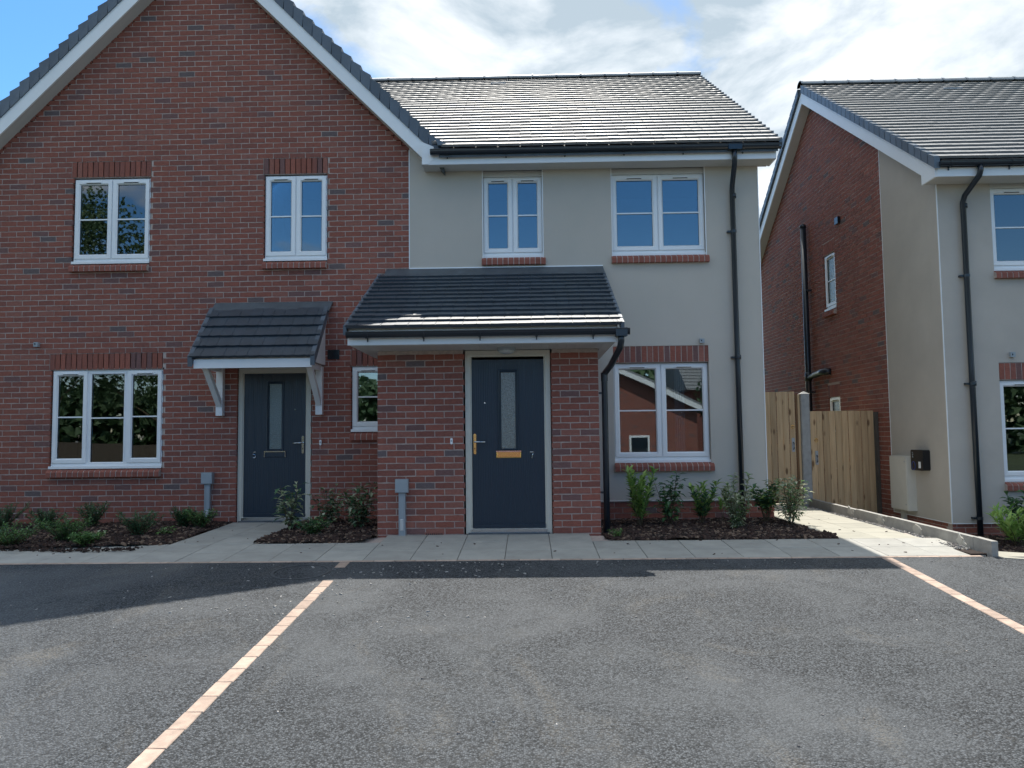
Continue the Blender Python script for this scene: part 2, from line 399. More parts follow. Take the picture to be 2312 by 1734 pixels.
def lintel(parent, x0, x1, z0, y=0.0, rz=0, cx=None):
    """soldier course: a bed of mortar with its bricks"""
    w = x1-x0; n = round(w/.075); p = w/n
    m = MB().box(-w/2, w/2, .004, .1, 0, .225)
    loc = Vector(((x0+x1)/2, y, z0)) if cx is None else Vector(cx)
    o = m.local('lintel', MORTAR, parent, loc-wl(parent), (0, 0, rz))
    for i in range(n):
        link('lintel_brick', SOLD[random.choices(range(4), [5, 4, 1, 2])[0]], o, (-w/2+(i+.5)*p, R(-.001, .001), .1125), (0, R(-.01, .01), 0), (p/.075, 1, 1))
def sill(parent, x0, x1, ztop, y=0.0, rz=0, cx=None, recess=.05):
    w = x1-x0; n = round(w/.075); p = w/n
    loc = Vector(((x0+x1)/2, y, ztop)) if cx is None else Vector(cx)
    m = MB().prism([(-.056, -.112), (-.056, -.054), (-.041, -.034), (.07, .008), (.07, -.112)], 'x', -w/2+.004, w/2-.004)
    o = m.local('window_sill', MORTAR, parent, loc-wl(parent), (0, 0, rz))
    for i in range(n):
        link('sill_brick', SILLM, o, (-w/2+(i+.5)*p, R(-.001, .001), R(-.001, .001)), None, (p/.075*.95, 1, 1))

# ------------------------------------------------------------------ windows
def window(parent, xc, y, z0, w, h, cells, rz=0, label=None, pane_mat=None, room=True, curtain=None):
    """cells: list of (kind, width) ; kind 's' opening sash with trickle vent, 'f' fixed light. y = plane of the frame's face"""
    m = MB()
    fb = .045
    m.loops(-w/2, w/2, fb-.02, h, [(0, .07), (0, 0), (.045, 0), (.052, .010), (.052, .07)])
    m.box(-w/2+.001, w/2-.001, -.004, .069, .026, fb+.02)                   # bottom rail
    m.box(-w/2-.012, w/2+.012, -.040, .069, -.004, .0255)                 # projecting plastic cill
    m.box(-w/2-.012, w/2+.012, -.044, -.036, -.010, .021)
    edges = [-w/2]; tot = sum(c[1] for c in cells)
    for k_, cw in cells: edges.append(edges[-1]+cw/tot*w)
    for e_ in edges[1:-1]: m.box(e_-.033, e_+.033, .002, .069, fb, h-.04)
    o = m.local('window', UPVC, parent, Vector((xc, y, z0))-wl(parent), (0, 0, rz))
    if label: o['label'] = label
    for i, (k_, cw) in enumerate(cells):
        a = edges[i]+(.014 if i == 0 else .009); b = edges[i+1]-(.014 if i == len(cells)-1 else .009)
        zt, zb = h-.016, fb+.022
        if k_ == 's':
            q = MB(); q.loops(a, b, zb, zt, [(0, .02), (0, -.016), (.003, -.019), (.048, -.019), (.064, .002), (.064, .03)])
            sa = q.local('sash', UPVC, o); ins = .064
            vw = min(.22, (b-a)*.5)
            t = MB(); t.box((a+b)/2-vw/2, (a+b)/2+vw/2, -.031, -.019, zt-.038, zt-.022); t.box((a+b)/2-vw/2+.01, (a+b)/2+vw/2-.01, -.0265, -.0185, zt-.046, zt-.0385, 1)  # dark strip below the vent is its shadow, painted in as a part
            t.local('trickle_vent', [UPVC, DARK], o)
        else:
            a -= -.018; b += -.018
            q = MB(); q.loops(a, b, zb-.01, zt-.02, [(0, .02), (0, -.004), (.010, -.006), (.024, .006), (.024, .03)])
            q.local('glazing_bead', UPVC, o); ins = .024; zb, zt = zb-.01, zt-.02
        gx0, gx1, gz0, gz1 = a+ins-.002, b-ins+.002, zb+ins-.002, zt-ins+.002
        ta, tb = R(-.004, .004), R(-.003, .003)
        g = MB(); g.box(-(gx1-gx0)/2, (gx1-gx0)/2, 0, .006, -(gz1-gz0)/2, (gz1-gz0)/2)
        g.local('pane', pane_mat or GLASS, o, ((gx0+gx1)/2, .013, (gz0+gz1)/2), (ta*.6, 0, tb*.6))
        gs = MB(); gs.loops(gx0-.001, gx1+.001, gz0-.001, gz1+.001, [(0, .0035), (.006, .0035), (.006, .012)]); gs.local('rubber_gasket', BLACKP, o)
        zb_ = (gz0+gz1)/2
        MB().box(gx0, gx1, -.002, .010, zb_-.009, zb_+.009).local('glazing_bar', UPVC, o)
    if room:
        d = 1.9; a, b, c, e_ = -w/2-.35, w/2+.35, -.45, h+.25
        q = MB(); t = .03
        q.box(a, b, d, d+t, c, e_); q.box(a-t, a, .26, d+t, c, e_); q.box(b, b+t, .26, d+t, c, e_); q.box(a, b, .26, d, e_, e_+t); q.box(a, b, .26, d, c-t, c)
        q.box(a, -w/2-.02, .255, .275, c, e_); q.box(w/2+.02, b, .255, .275, c, e_); q.box(-w/2-.02, w/2+.02, .255, .275, h+.01, e_); q.box(-w/2-.02, w/2+.02, .255, .275, c, -.01)
        q.local('room_interior', ROOMW, o)
        MB().box(-w/2-.01, w/2+.01, .08, .30, .0, .03).local('inner_sill', UPVC, o)
        if curtain:
            q = MB(); cx0, cx1 = curtain; n = 10; vs = []
            for i in range(n+1):
                x = cx0+(cx1-cx0)*i/n
                for z in (-.1, h+.05): vs.append((x, .20+.018*(i % 2), z))
            q.add(vs, [(2*i, 2*i+2, 2*i+3, 2*i+1) for i in range(n)]); q.local('curtain', CURT, o)
    return o

# ------------------------------------------------------------------ roof tiles
def tile_shape(seed=0, lowp=False):
    r = random.Random(seed)
    xs = [-.149, -.112, -.06, -.0048, -.003, .003, .0048, .06, .112, .149] if not lowp else [-.149, -.07, -.002, .002, .07, .149]
    def camber(x):
        if abs(x) < .0045 and not lowp: return -.006
        if abs(x) < .0025 and lowp: return -.004
        u = (abs(x)-.075)/.075; return .0014*(1-u*u)
    vs = []
    for x in xs:
        e = .0065*(1-((abs(x)-.075)/.075)**2)+r.uniform(-.0012, .0012)
        vs += [(x, -e, .000), (x, -e, .035+camber(x)), (x, .225, .004+camber(x)*.5)]
    fs = []
    for i in range(len(xs)-1):
        a = 3*i; fs += [(a, a+3, a+4, a+1), (a+1, a+4, a+5, a+2)]
    k = len(vs)-3
    fs += [(0, 1, 2), (k, k+2, k+1)]
    return vs, fs
TILEV = [tile_shape(i) for i in range(4)]
TILEM = []
for i in range(4):
    m = MB(); m.add(*TILEV[i]); TILEM.append(m.mesh('roof_tile', TILE))
TILEM_DK = []
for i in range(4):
    m = MB(); m.add(*TILEV[i]); TILEM_DK.append(m.mesh('dark_tile', SLATE))
TILEL = tile_shape(9, True)
def tile_slope(parent, origin, ux, us, xlen, slen, gauge, name, limit, bond=True, keep=None, shift=0.0, stuff='roof_tiling', dist_pick=True):
    """origin = left lower corner, ux = unit vector along the eave, us = unit vector up the slope"""
    ux, us = Vector(ux).normalized(), Vector(us).normalized(); un = ux.cross(us).normalized(); org = Vector(origin)
    rot = Matrix((ux, us, un)).transposed().to_euler()
    rows = int(slen/gauge+.5); cand = []
    for r_ in range(rows):
        off = (-.15 if (bond and r_ % 2) else 0)+shift
        x = off
        while x < xlen-.02:
            a, b = max(0, x), min(xlen, x+.30)
            if b-a > .05:
                p = org+ux*((a+b)/2)+us*(r_*gauge)
                if keep is None or keep(p): cand.append((p, (b-a)/.30))
            x += .30
    cand.sort(key=lambda c: (c[0]-CAM).length)
    wp = wl(parent)
    for p, s in cand[:limit]:
        o = link(name, random.choice(TILEM if name == 'roof_tile' else TILEM_DK), parent, p-wp+un*R(0, .004), rot, (s, 1, 1)); o.rotation_euler.z += R(-.003, .003)
    rest = cand[limit:]
    if rest:
        mb = MB(); vs, fs = TILEL
        for p, s in rest:
            p = p+un*R(0, .0015)
            mb.add([p+ux*(x*s)+us*y+un*z for x, y, z in vs], fs)
        mb.build(stuff, TILE, parent, kind='stuff')

def gutter(parent, x0, x1, y, ztop, r=.056, brs=.9, first=.3):
    """half-round run hung from a fascia at y"""
    n = 8; yc = y-r-.004; m = MB(); vs = []; t = .004
    for x in (x0, x1):
        for rr in (r, r-t):
            for i in range(n+1):
                a = pi+pi*i/n; vs.append((x, yc+rr*cos(a), ztop+rr*sin(a)*1.15))
    k = n+1; fs = []
    for i in range(n):
        fs += [(i, i+1, 2*k+i+1, 2*k+i), (k+i, 3*k+i, 3*k+i+1, k+i+1)]
    fs += [(0, 2*k, 3*k, k), (n, k+n, 3*k+n, 2*k+n)]
    m.add(vs, fs)
    for x in (x0, x1):   # stop ends
        m.prism([(yc+(r+.002)*cos(pi+pi*i/n), ztop+(r+.002)*1.15*sin(pi+pi*i/n)) for i in range(n+1)], 'x', x-.004, x+.004)
    m.tube([(x0, yc-r, ztop+.002), (x1, yc-r, ztop+.002)], .006, 6)
    o = m.build('gutter', BLACK, parent, smooth=False)
    x = x0+first
    while x < x1-.05:
        b = MB()
        b.prism([(yc+(r+.006)*cos(pi+pi*i/n), ztop+(r+.006)*1.15*sin(pi+pi*i/n)) for i in range(n+1)], 'x', x-.014, x+.014)
        b.box(x-.006, x+.006, y-.02, y-.001, ztop-.098, ztop-.03)
        b.build('gutter_bracket', BLACK, o)
        x += brs
    return o
def pipe_run(parent, pts, r=.034, clips=(), cdir=(0, 1, 0), name='downpipe', joints=()):
    m = MB(); m.tube(pts, r, 14)
    for z in joints:
        p = pts[-1]; m.tube([(p[0], p[1], z-.03), (p[0], p[1], z+.03)], r+.005, 14)
    o = m.build(name, BLACK, parent, smooth=False)
    for me_p in o.data.polygons: me_p.use_smooth = len(me_p.vertices) == 4
    for (x, y, z) in clips:
        c = MB(); c.tube([(x, y, z-.018), (x, y, z+.018)], r+.006, 14); c.box(x-r-.045, x-r+.01, y-.004, y+.07, z-.012, z+.012)
        c.build('pipe_clip', BLACK, o)
    return o
def digit(parent, ch, x, y, z, h, m=None):
    w = h*.55
    P = {'5': [(.9, 1), (.15, 1), (.08, .56), (.45, .64), (.85, .5), (.92, .25), (.7, .03), (.35, 0), (.05, .12)],
         '7': [(0, .82), (.06, 1), (.35, .92), (.95, 1.0), (.62, .55), (.45, 0)]}[ch]
    q = MB(); pts = [(x+(u-.5)*w, y, z+(v-.5)*h) for u, v in P]
    q.tube(pts, [h*.045]+[h*.075]*(len(pts)-2)+[h*.06], 8)
    q.build('house_number', m or CHROME, parent)

def door(parent, x0, x1, z0, z1, y, hinge_left, number, furniture, frame_top, glassm, nx):
    """composite front door in its frame; y = wall face"""
    yf = y+.045
    root = MB()
    root.loops(x0, x1, z0-.03, frame_top, [(0, yf+.08), (0, yf-.02), (.055, yf-.02), (.066, yf-.008), (.074, yf-.008), (.074, yf+.08)])
    f = root.build('door', CREAM, parent)
    sx0, sx1, sz0, sz1 = x0+.078, x1-.070, z0+.03, z1-.072
    gx = (sx0+sx1)/2; gw = .166; g0, g1 = z0+.955, z0+1.845
    m = MB(); xs = [sx0, gx-gw/2-.03, gx+gw/2+.03, sx1]; zs = [sz0, g0-.03, g1+.03, sz1]
    for i in range(3):
        for j in range(3):
            if i == 1 and j == 1: continue
            m.box(xs[i], xs[i+1], yf, yf+.044, zs[j], zs[j+1])
    m.build('door_leaf', DOORB, f)
    m = MB(); m.loops(gx-gw/2-.038, gx+gw/2+.038, g0-.038, g1+.038, [(0, yf+.001), (.004, yf-.010), (.014, yf-.012), (.022, yf-.004), (.030, yf-.006), (.038, yf+.008), (.038, yf+.02)])
    m.build('glazing_cassette', DOORB, f)
    MB().box(gx-gw/2, gx+gw/2, yf+.010, yf+.016, g0, g1).build('glazed_panel', glassm, f)
    box('weather_bar', DOORB, f, sx0+.004, sx1-.004, yf-.022, yf-.001, sz0+.006, sz0+.05)
    m = MB(); m.box(x0+.06, x1-.055, yf-.035, yf+.05, z0-.012, z0+.026); m.box(x0+.03, x1-.03, yf-.07, yf+.05, z0-.04, z0-.013, 1)
    m.build('threshold', [CHROME, LEAD], f)
    # letter plate
    m = MB(); m.loops(gx-.147, gx+.147, z0+.842, z0+.922, [(0, yf), (.002, yf-.008), (.008, yf-.010), (.012, yf-.007)], cap=True)
    m.build('letter_plate', BRASS if furniture == 'brass' else DOORB, f)
    m = MB(); m.box(gx-.147, gx+.147, yf-.017, yf-.010, z0+.912, z0+.928)
    if furniture != 'brass': m.box(gx-.147, gx-.139, yf-.013, yf-.010, z0+.845, z0+.912); m.box(gx+.139, gx+.147, yf-.013, yf-.010, z0+.845, z0+.912)
    m.build('letter_plate_rim', CHROME, f)
    hx = sx0+.030 if hinge_left is False else sx1-.042; s = 1 if hinge_left is False else -1
    m = MB(); pr = []
    for i in range(16):
        a = 2*pi*i/16; pr.append((hx+.016*cos(a), z0+1.01+(.104 if sin(a) >= 0 else -.104)+.016*sin(a)))
    m.prism(pr, 'y', yf-.010, yf+.0)
    m.build('handle_plate', BRASS if furniture == 'brass' else CHROME, f)
    m = MB(); m.tube([(hx, yf-.005, z0+1.035), (hx, yf-.048, z0+1.035), (hx+s*.02, yf-.055, z0+1.035), (hx+s*.125, yf-.055, z0+1.032)], [.011, .010, .010, .007], 10)
    m.build('lever_handle', CHROME, f, smooth=True)
    MB().tube([(hx, yf-.013, z0+.955), (hx, yf-.008, z0+.955)], .008, 10).build('keyhole', BLACKP, f)
    spx = sx0+.15 if hinge_left is False else sx1-.15
    MB().tube([(spx, yf-.008, z0+1.49), (spx, yf, z0+1.49)], .008, 10).build('spyhole', CHROME, f)
    digit(f, number, nx, yf-.010, z0+.875, .078)
    return f
def doorbell(parent, x, y, z):
    m = MB(); pr = []
    for i in range(16):
        a = 2*pi*i/16; pr.append((x+.015*cos(a), z+(.022 if sin(a) >= 0 else -.022)+.015*sin(a)))
    m.prism(pr, 'y', y-.018, y+.001); o = m.build('doorbell', UPVC, parent)
    MB().tube([(x, y-.022, z+.004), (x, y-.017, z+.004)], .008, 12).build('bell_button', PIPE_GREY, o)
def service_duct(parent, x, y, ztop, zbot, w=.15, wd=.076):
    o = box('service_box', PIPE_GREY, parent, x-w/2, x+w/2, y-.075, y+.002, ztop-.155, ztop)
    MB().loops(x-w/2+.002, x+w/2-.002, ztop-.150, ztop-.006, [(0, y-.0755), (.003, y-.080), (.006, y-.080)], cap=True).build('box_cover', PIPE_GREY, o)
    m = MB(); m.box(x-wd/2, x+wd/2, y-.05, y+.002, zbot-.1, ztop-.156); m.box(x-wd/2+.006, x-wd/2+.016, y-.054, y-.0495, zbot, ztop-.16); m.box(x+wd/2-.016, x+wd/2-.006, y-.054, y-.0495, zbot, ztop-.16)
    d = m.build('cable_duct', PIPE_GREY, parent)
    MB().loops(x-.022, x+.022, zbot+.03, zbot+.17, [(0, y-.0505), (.006, y-.06), (.012, y-.062)], cap=True).build('duct_cover', LAMPM, d)
def air_brick(parent, x, y, z, w=.215, h=.065, m=None):
    o = box('air_vent', m or BR[2], parent, x-w/2, x+w/2, y-.004, y+.05, z-h/2, z+h/2)
    q = MB()
    for i in range(9):
        for j in range(2): q.box(x-w/2+.014+i*.022, x-w/2+.026+i*.022, y-.0055, y-.003, z-.022+j*.026, z-.006+j*.026)
    q.build('vent_slot', DARK, o, kind='stuff')

# ================================================================== GROUND
def asph_z(y):
    if y > -2.88: return -.074
    if y > -12: return -.074+.08*(y+2.88)
    return -.804
m = MB(); ys = [-400, -12, -2.9, 0, 400]; zs = [-.95, -.95, -.32, -.32, -.32]
vs = []
for y, z in zip(ys, zs): vs += [(-400, y, z), (400, y, z)]
m.add(vs, [(2*i, 2*i+1, 2*i+3, 2*i+2) for i in range(4)]); m.build('ground', GRASS, None, kind='structure')
m = MB(); ys = [-2.88-.5*i for i in range(19)]+[-12.0, -20.0]; nx_ = 40; vs = []
for y in ys:
    for i in range(nx_+1): vs.append((-14+30*i/nx_, y, asph_z(y)))
m.add(vs, [(j*(nx_+1)+i, j*(nx_+1)+i+1, (j+1)*(nx_+1)+i+1, (j+1)*(nx_+1)+i) for j in range(len(ys)-1) for i in range(nx_)])
parking = m.build('parking_area', ASPH, None, kind='structure')

def pave_z(y): return .052*(y+1.46)
# clay paver strips marking the bays
PV = []
for sd in range(3):
    r_ = random.Random(sd); q = lambda: r_.uniform(-.0015, .0015)
    m = MB(); b_ = .004
    def lo(w, l, z, m=m): return [(-w+q(), -l+q(), z), (w+q(), -l+q(), z), (w+q(), l+q(), z), (-w+q(), l+q(), z)]
    vs = lo(.0485, .0985, -.05)+lo(.0485, .0985, -.004)+lo(.0445, .0945, 0)
    m.add(vs, [(4*i+j, 4*i+(j+1) % 4, 4*i+4+(j+1) % 4, 4*i+4+j) for i in range(2) for j in range(4)]+[(8, 9, 10, 11)])
    PV.append(m.mesh('paving_block', PAVER))
def paver_line(x, y0, y1, slant=0.0):
    y = y0; a = math.atan(.08)
    while y > y1:
        link('paving_block', random.choice(PV), parking, (x+slant*(y-y0)+R(-.002, .002), y-.1, asph_z(y-.1)+.0045+R(0, .0015)), (a, 0, R(-.01, .01)))
        y -= .2025
paver_line(-1.80, -2.90, -3.05)
paver_line(-1.785, -3.56, -8.0, .019)
paver_line(3.42, -2.90, -8.0, .012)

# pavement of slabs
pavement = MB().hexa([(-8, -2.875, pave_z(-2.875)-.06), (4.30, -2.875, pave_z(-2.875)-.06), (4.30, -1.46, -.065), (-8, -1.46, -.065),
                      (-8, -2.875, pave_z(-2.875)-.028), (4.30, -2.875, pave_z(-2.875)-.028), (4.30, -1.46, -.028), (-8, -1.46, -.028)]).build('pavement', MORTAR, None, kind='structure')
def slab_mesh(w, l, m):
    mb = MB(); a, b = w/2-.003, l/2-.003
    def lo(a, b, z): return [(-a, -b, z), (a, -b, z), (a, b, z), (-a, b, z)]
    vs = lo(a, b, -.035)+lo(a, b, -.003)+lo(a-.003, b-.003, 0)
    mb.add(vs, [(4*i+j, 4*i+(j+1) % 4, 4*i+4+(j+1) % 4, 4*i+4+j) for i in range(2) for j in range(4)]+[(8, 9, 10, 11)])
    return mb.mesh('paving_slab', m)
SM = slab_mesh(.466, .45, SLAB); SML = slab_mesh(.45, .45, SLABL)
SLP = math.atan(.052)
def put_slab(parent, x, y, z, me, slope=SLP, sx=1, sy=1):
    link('paving_slab', me, parent, Vector((x, y, z+R(-.0012, .0012)))-wl(parent), (slope+R(-.0015, .0015), R(-.0015, .0015), 0), (sx, sy, 1))
for k in range(-16, 10):
    xc = -.245+.466*(k+.5)
    if xc > 4.2: continue
    for r_ in range(2):
        yc = -2.81+.45*(r_+.5)
        put_slab(pavement, xc, yc, pave_z(yc), SM if xc < 3.3 or r_ == 0 else SM)
    if -1.75 < xc < .9:
        yc = -1.685; put_slab(pavement, xc, yc, pave_z(yc), SM)
# edging blocks along the tarmac
x = -8.0
while x < 4.28:
    link('paving_block', random.choice(PV), pavement, (x+.1, -2.846, -.0695+R(-.0008, .0008)), (0, SLP*0, pi/2+R(-.006, .006)), (.62, 1, 1)); x += .2025
# path to door 5
path5 = MB().box(-3.99, -3.02, -1.90, -.02, -.12, -.03).build('door_path', MORTAR, None, kind='structure')
for i in range(2):
    for j in range(4):
        yc = -1.905+.45*(j+.5); yc = min(yc, -.26)
        z = pave_z(-1.905)+(yc+1.905)*.018
        put_slab(path5, -3.97+.466*(i+.5), -1.905+.45*(j+.5) if j < 4 else yc, z, SM, .018)
# side path to the gate of number 7
path7 = MB().box(3.30, 4.28, -1.95, 2.0, -.12, -.052).build('side_path', MORTAR, None, kind='structure')
for i in range(2):
    for j in range(9):
        yc = -1.905+.45*(j+.5); put_slab(path7, 3.36+.452*(i+.5), yc, -.024+j*.0015, SML, .002)

# ================================================================== HOUSE 5 (left, brick gable)
h5 = thing('brick_gable_house', 'red brick gable-fronted house with door number 5 and a small bracketed door canopy', 'house', (-4.54, 0, 0))
GX, GS = -4.537, .993               # gable centre, slope
def wall_line(x): return 8.02-GS*abs(x-GX)-.02   # soffit line on the wall
H5 = [(-6.31, -5.235, 3.575, 4.785), (-3.622, -2.752, 3.575, 4.785), (-6.55, -5.01, .735, 2.10), (-2.40, -1.955, 1.19, 2.10), (-3.965, -2.965, -.3, 2.10)]
X0, X1 = -7.47, -1.605
m = MB(); backing(m, X0, X1, -.3, 5.07, .004, .30, H5, grow=.02)
m.prism([(X0, 5.07), (X1, 5.07), (GX, 8.02)], 'y', .004, .30)
m.box(X0, X0+.3, .31, 8.2, -.3, 5.0); m.box(X0, X1, 8.2, 8.5, -.3, 5.0)
wall5 = m.build('wall', MORTAR, h5)
lintel_holes = [(-6.345, -5.22, 4.785, 5.025), (-3.64, -2.74, 4.785, 5.025), (-6.585, -5.01, 2.10, 2.325), (-2.41, -1.955+.08, 2.10, 2.325)]
lst = lay(X0, X1, -.15, 8.0, X1+.0+.01, H5+lintel_holes, lambda x, z: z < wall_line(x)+.17)
# air vents replace bricks
bricks(wall5, lst, 'y', 0.0, 300, vis=lambda u, z: u > -7.2 and z > 0 and not (u > -1.9 and z < 2.4) and wall_line(u) > z+.2)
for a, b, c, d in lintel_holes: lintel(h5, a, b, 2.10 if c < 3 else 4.80)
WREC = .030
for (a, b, c, d), cells in zip(H5[:4], ([('s', 1), ('s', 1)], [('s', 1), ('s', 1)], [('s', .47), ('f', .52), ('s', .47)], [('s', 1)])):
    zz = {3.575: 3.585, .735: .755, 1.19: 1.215}[c]
    window(h5, (a+b)/2, WREC, zz, b-a-.006, d-zz-.004, cells, curtain={.755: (.50, .68), 3.585: (-.50, -.38)}.get(zz))
    sill(h5, a-.02, b+.005, zz-.008)
door(h5, -3.965, -2.965, .03, 2.10, 0, True, '5', 'chrome', 2.095, FROST, -3.742)
doorbell(h5, -2.822, -.001, 1.066)
service_duct(h5, -4.35, -.001, .68, .0)
box('air_vent', BLACKP, h5, -2.73, -2.57, -.012, .01, 2.20, 2.33)
m = MB()
for i in range(5): m.box(-2.715, -2.585, -.019, -.0125, 2.212+i*.023, 2.222+i*.023)
m.build('vent_louvre', BLACKP, h5)
air_brick(h5, -2.64, -.001, -.01)
o = box('security_light', PIPE_GREY, h5, -6.79, -6.73, -.05, .002, 2.425, 2.487)
box('sensor_eye', BLACKP, o, -6.775, -6.762, -.0515, -.0495, 2.45, 2.475)
# verge: soffit, barge boards, dry verge caps and roof
YB = -.20
nrm = math.hypot(1, GS)
for s, nm in ((1, 'right'), (-1, 'left')):
    xe = -1.37 if s == 1 else 2*GX+1.37
    ze = wall_line(xe)+.0
    za = 8.04
    def L(off, x): return za-GS*abs(x-GX)+off
    # barge board (face toward the street)
    pts = [(GX, L(0, GX)), (xe, L(0, xe)), (xe, L(.238, xe)), (GX, L(.238, GX))]
    MB().prism(pts, 'y', YB-.012, YB+.012).build('barge_board', BOARD, h5)
    pts = [(GX, L(.008, GX)), (xe, L(.008, xe)), (xe, L(.05, xe)), (GX, L(.05, GX))]
    MB().prism(pts, 'y', YB+.013, .02).build('verge_soffit', SOFF, h5)
    # roof deck
    xo = -1.10 if s == 1 else 2*GX+1.10
    pts = [(GX, L(.10, GX)), (xo, L(.10, xo)), (xo, L(.33, xo)), (GX, L(.33, GX))]
    roof = MB().prism(pts, 'y', YB+.02, 4.2 if s == 1 else 8.4).build('roof', LEAD, h5)
    us = (-s, 0, GS); org = (xo+.02*s, YB-.02, L(.335, xo+.02*s))
    if s == 1: tile_slope(roof, org, (0, 1, 0), us, 4.2, 4.75, .188, 'roof_tile', 0)
    else: tile_slope(roof, (org[0], 8.38, org[2]), (0, -1, 0), us, 8.58, 4.75, .188, 'roof_tile', 0)
    n = 27; d = .1335
    for i in range(n):
        a = xo+.055*s-s*i*d; b = a-s*(d-.011)
        if (b-GX)*s < -.02: break
        za_, zb_ = L(.228, a), L(.228, b)
        t = .195
        c = MB(); c.hexa([(a, YB-.030, za_), (b, YB-.030, zb_+.0), (b, YB+.10, zb_), (a, YB+.10, za_),
                          (a-s*.0+s*.016, YB-.030, za_+t+.032), (b, YB-.024, zb_+t-.004), (b, YB+.10, zb_+t-.004), (a+s*.016, YB+.10, za_+t+.032)])
        c.build('verge_cap', VERGE, h5)
# boxed foot of the right barge
m = MB(); m.prism([(-1.385, 4.79), (-1.30, 4.79), (-1.225, 4.86), (-1.225, 5.03), (-1.385, 5.10)], 'y', -.315, -.19)
m.build('barge_foot', BOARD, h5)
MB().prism([(-1.16, 5.02), (-1.00, 5.0), (-1.06, 5.045), (-1.2, 5.13)], 'y', -.40, -.16).build('verge_end_cap', VERGE, h5)

# canopy over door 5
cz = lambda y: 2.175+(2.93-2.175)*(y+.72)/.68
can = box('door_canopy', BOARD, h5, -4.27, -2.745, -.715, -.69, 2.035, 2.15)
m = MB(); m.prism([(-.69, 2.12), (-.69, 2.165), (0.0, 2.93), (0.0, 2.12)], 'x', -4.25, -2.765)
m.build('canopy_roof', BOARD, can)
CP = math.atan2(2.93-2.175, .68)
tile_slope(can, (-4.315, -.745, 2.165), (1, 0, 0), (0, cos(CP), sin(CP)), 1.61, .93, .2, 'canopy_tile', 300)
for s, xx in ((-1, -4.318), (1, -2.712)):
    for i in range(5):
        y0 = -.752+.2*cos(CP)*i; z0 = 2.155+.2*sin(CP)*i; y1 = y0+.21*cos(CP); z1 = z0+.21*sin(CP)
        c = MB(); a, b = (xx-.012, xx+.045) if s == -1 else (xx-.045, xx+.012)
        c.prism([(y0, z0-.10), (y0-.012, z0+.035), (y1-.012, z1+.018), (y1, z1-.10)], 'x', a, b); c.build('canopy_verge_cap', VERGE, can)
    q = MB(); xb = xx+.022*(-s)
    q.prism([(-.66, 2.13), (-.60, 2.13), (0, 2.80), (0, 2.87)], 'x', xb-.012, xb+.012); q.build('canopy_barge', BOARD, can)
m = MB(); m.hexa([(-4.30, -.13, 2.835), (-2.68, -.13, 2.835), (-2.66, -.004, 2.985), (-4.295, -.004, 2.985), (-4.30, -.15, 2.85), (-2.68, -.15, 2.85), (-2.66, -.004, 3.0), (-4.295, -.004, 3.0)])
m.build('lead_flashing', LEAD, can)
for xx in (-4.19, -2.83):   # gallows brackets
    b = box('gallows_bracket', BOARD, can, xx-.045, xx+.045, -.085, -.002, 1.445, 2.10)
    q = MB(); q.prism([(-.62, 2.11), (-.62, 2.05), (-.55, 2.035), (-.085, 1.56), (-.085, 1.66), (-.46, 2.035), (-.085, 2.04), (-.085, 2.11)], 'x', xx-.035, xx+.035); q.build('brace', BOARD, b)

# ================================================================== HOUSE 7 (rendered, with brick porch)
h7 = thing('rendered_house', 'grey rendered house with brick porch, blue door number 7 and sunlit tiled roof', 'house', (.8, 0, 0))
YR = -.012
H7 = [(-.595, .245, 3.565, 4.80), (1.18, 2.47, 3.565, 4.80), (1.165, 2.455, .735, 2.325)]
m = MB(); backing(m, X1, 3.19, .24, 4.80, YR, .30, H7)
m.box(2.9, 3.19, .301, 8.2, .24, 4.8); m.box(X1, 2.9, 7.9, 8.2, -.3, 4.8)
m.prism([(.301, 4.8), (7.9, 4.8), (4.1, 7.75)], 'x', 2.95, 3.19)
m.prism([(X1, 4.8005), (-1.30, 4.8005), (-1.30, 4.86), (X1, 5.16)], 'y', YR, .30)
m.build('wall', RENDER, h7)
pl = box('plinth', MORTAR, h7, X1, 3.175, .012, .25, -.35, .239)
bricks(pl, lay(X1, 3.18, -.15, .23, X1+.05), 'y', .004, 300)
bricks(pl, [(y, z, w) for y, z, w in lay(0.0, 8.0, -.15, .23, .02)], 'x', 3.179, 0)
for o in pl.children:
    if o.name.startswith('brickwork'): o.scale.x = 1
m = MB(); m.box(X1, 3.20, YR-.006, YR+.004, .236, .246); m.box(X1-.004, X1+.008, YR-.006, YR+.004, .236, 5.1); m.box(3.186, 3.196, YR-.006, .02, .236, 4.79)
m.build('render_bead', UPVC, h7)
RREC = .055
for (a, b, c, d), ht in zip(H7[:2], (4.712, 4.715)):
    window(h7, (a+b)/2, RREC, 3.585, b-a-.01, ht-3.585, [('s', 1), ('s', 1)]); sill(h7, a-.015, b+.03, 3.578, YR)
    box('head_trim', SOFF, h7, a+.002, b-.002, RREC-.02, RREC+.06, ht+.002, 4.799)
    MB().loops(a, b, 3.55, 4.83, [(0, YR-.003), (.012, YR-.003)]).build('reveal_bead', UPVC, h7)
a, b, c, d = H7[2]
window(h7, (a+b)/2, RREC, .757, b-a-.01, 2.092-.757, [('s', 1), ('s', 1)], curtain=(.22, .36)); sill(h7, a-.01, b+.035, .75, YR); lintel(h7, a+.0, b+.02, 2.10, YR+.003)
air_brick(h7, 1.66, .002, -.012)
o = box('security_light', PIPE_GREY, h7, 2.335, 2.395, YR-.05, YR+.002, 2.35, 2.41)
box('sensor_eye', BLACKP, o, 2.35, 2.363, YR-.0515, YR-.0495, 2.37, 2.395)
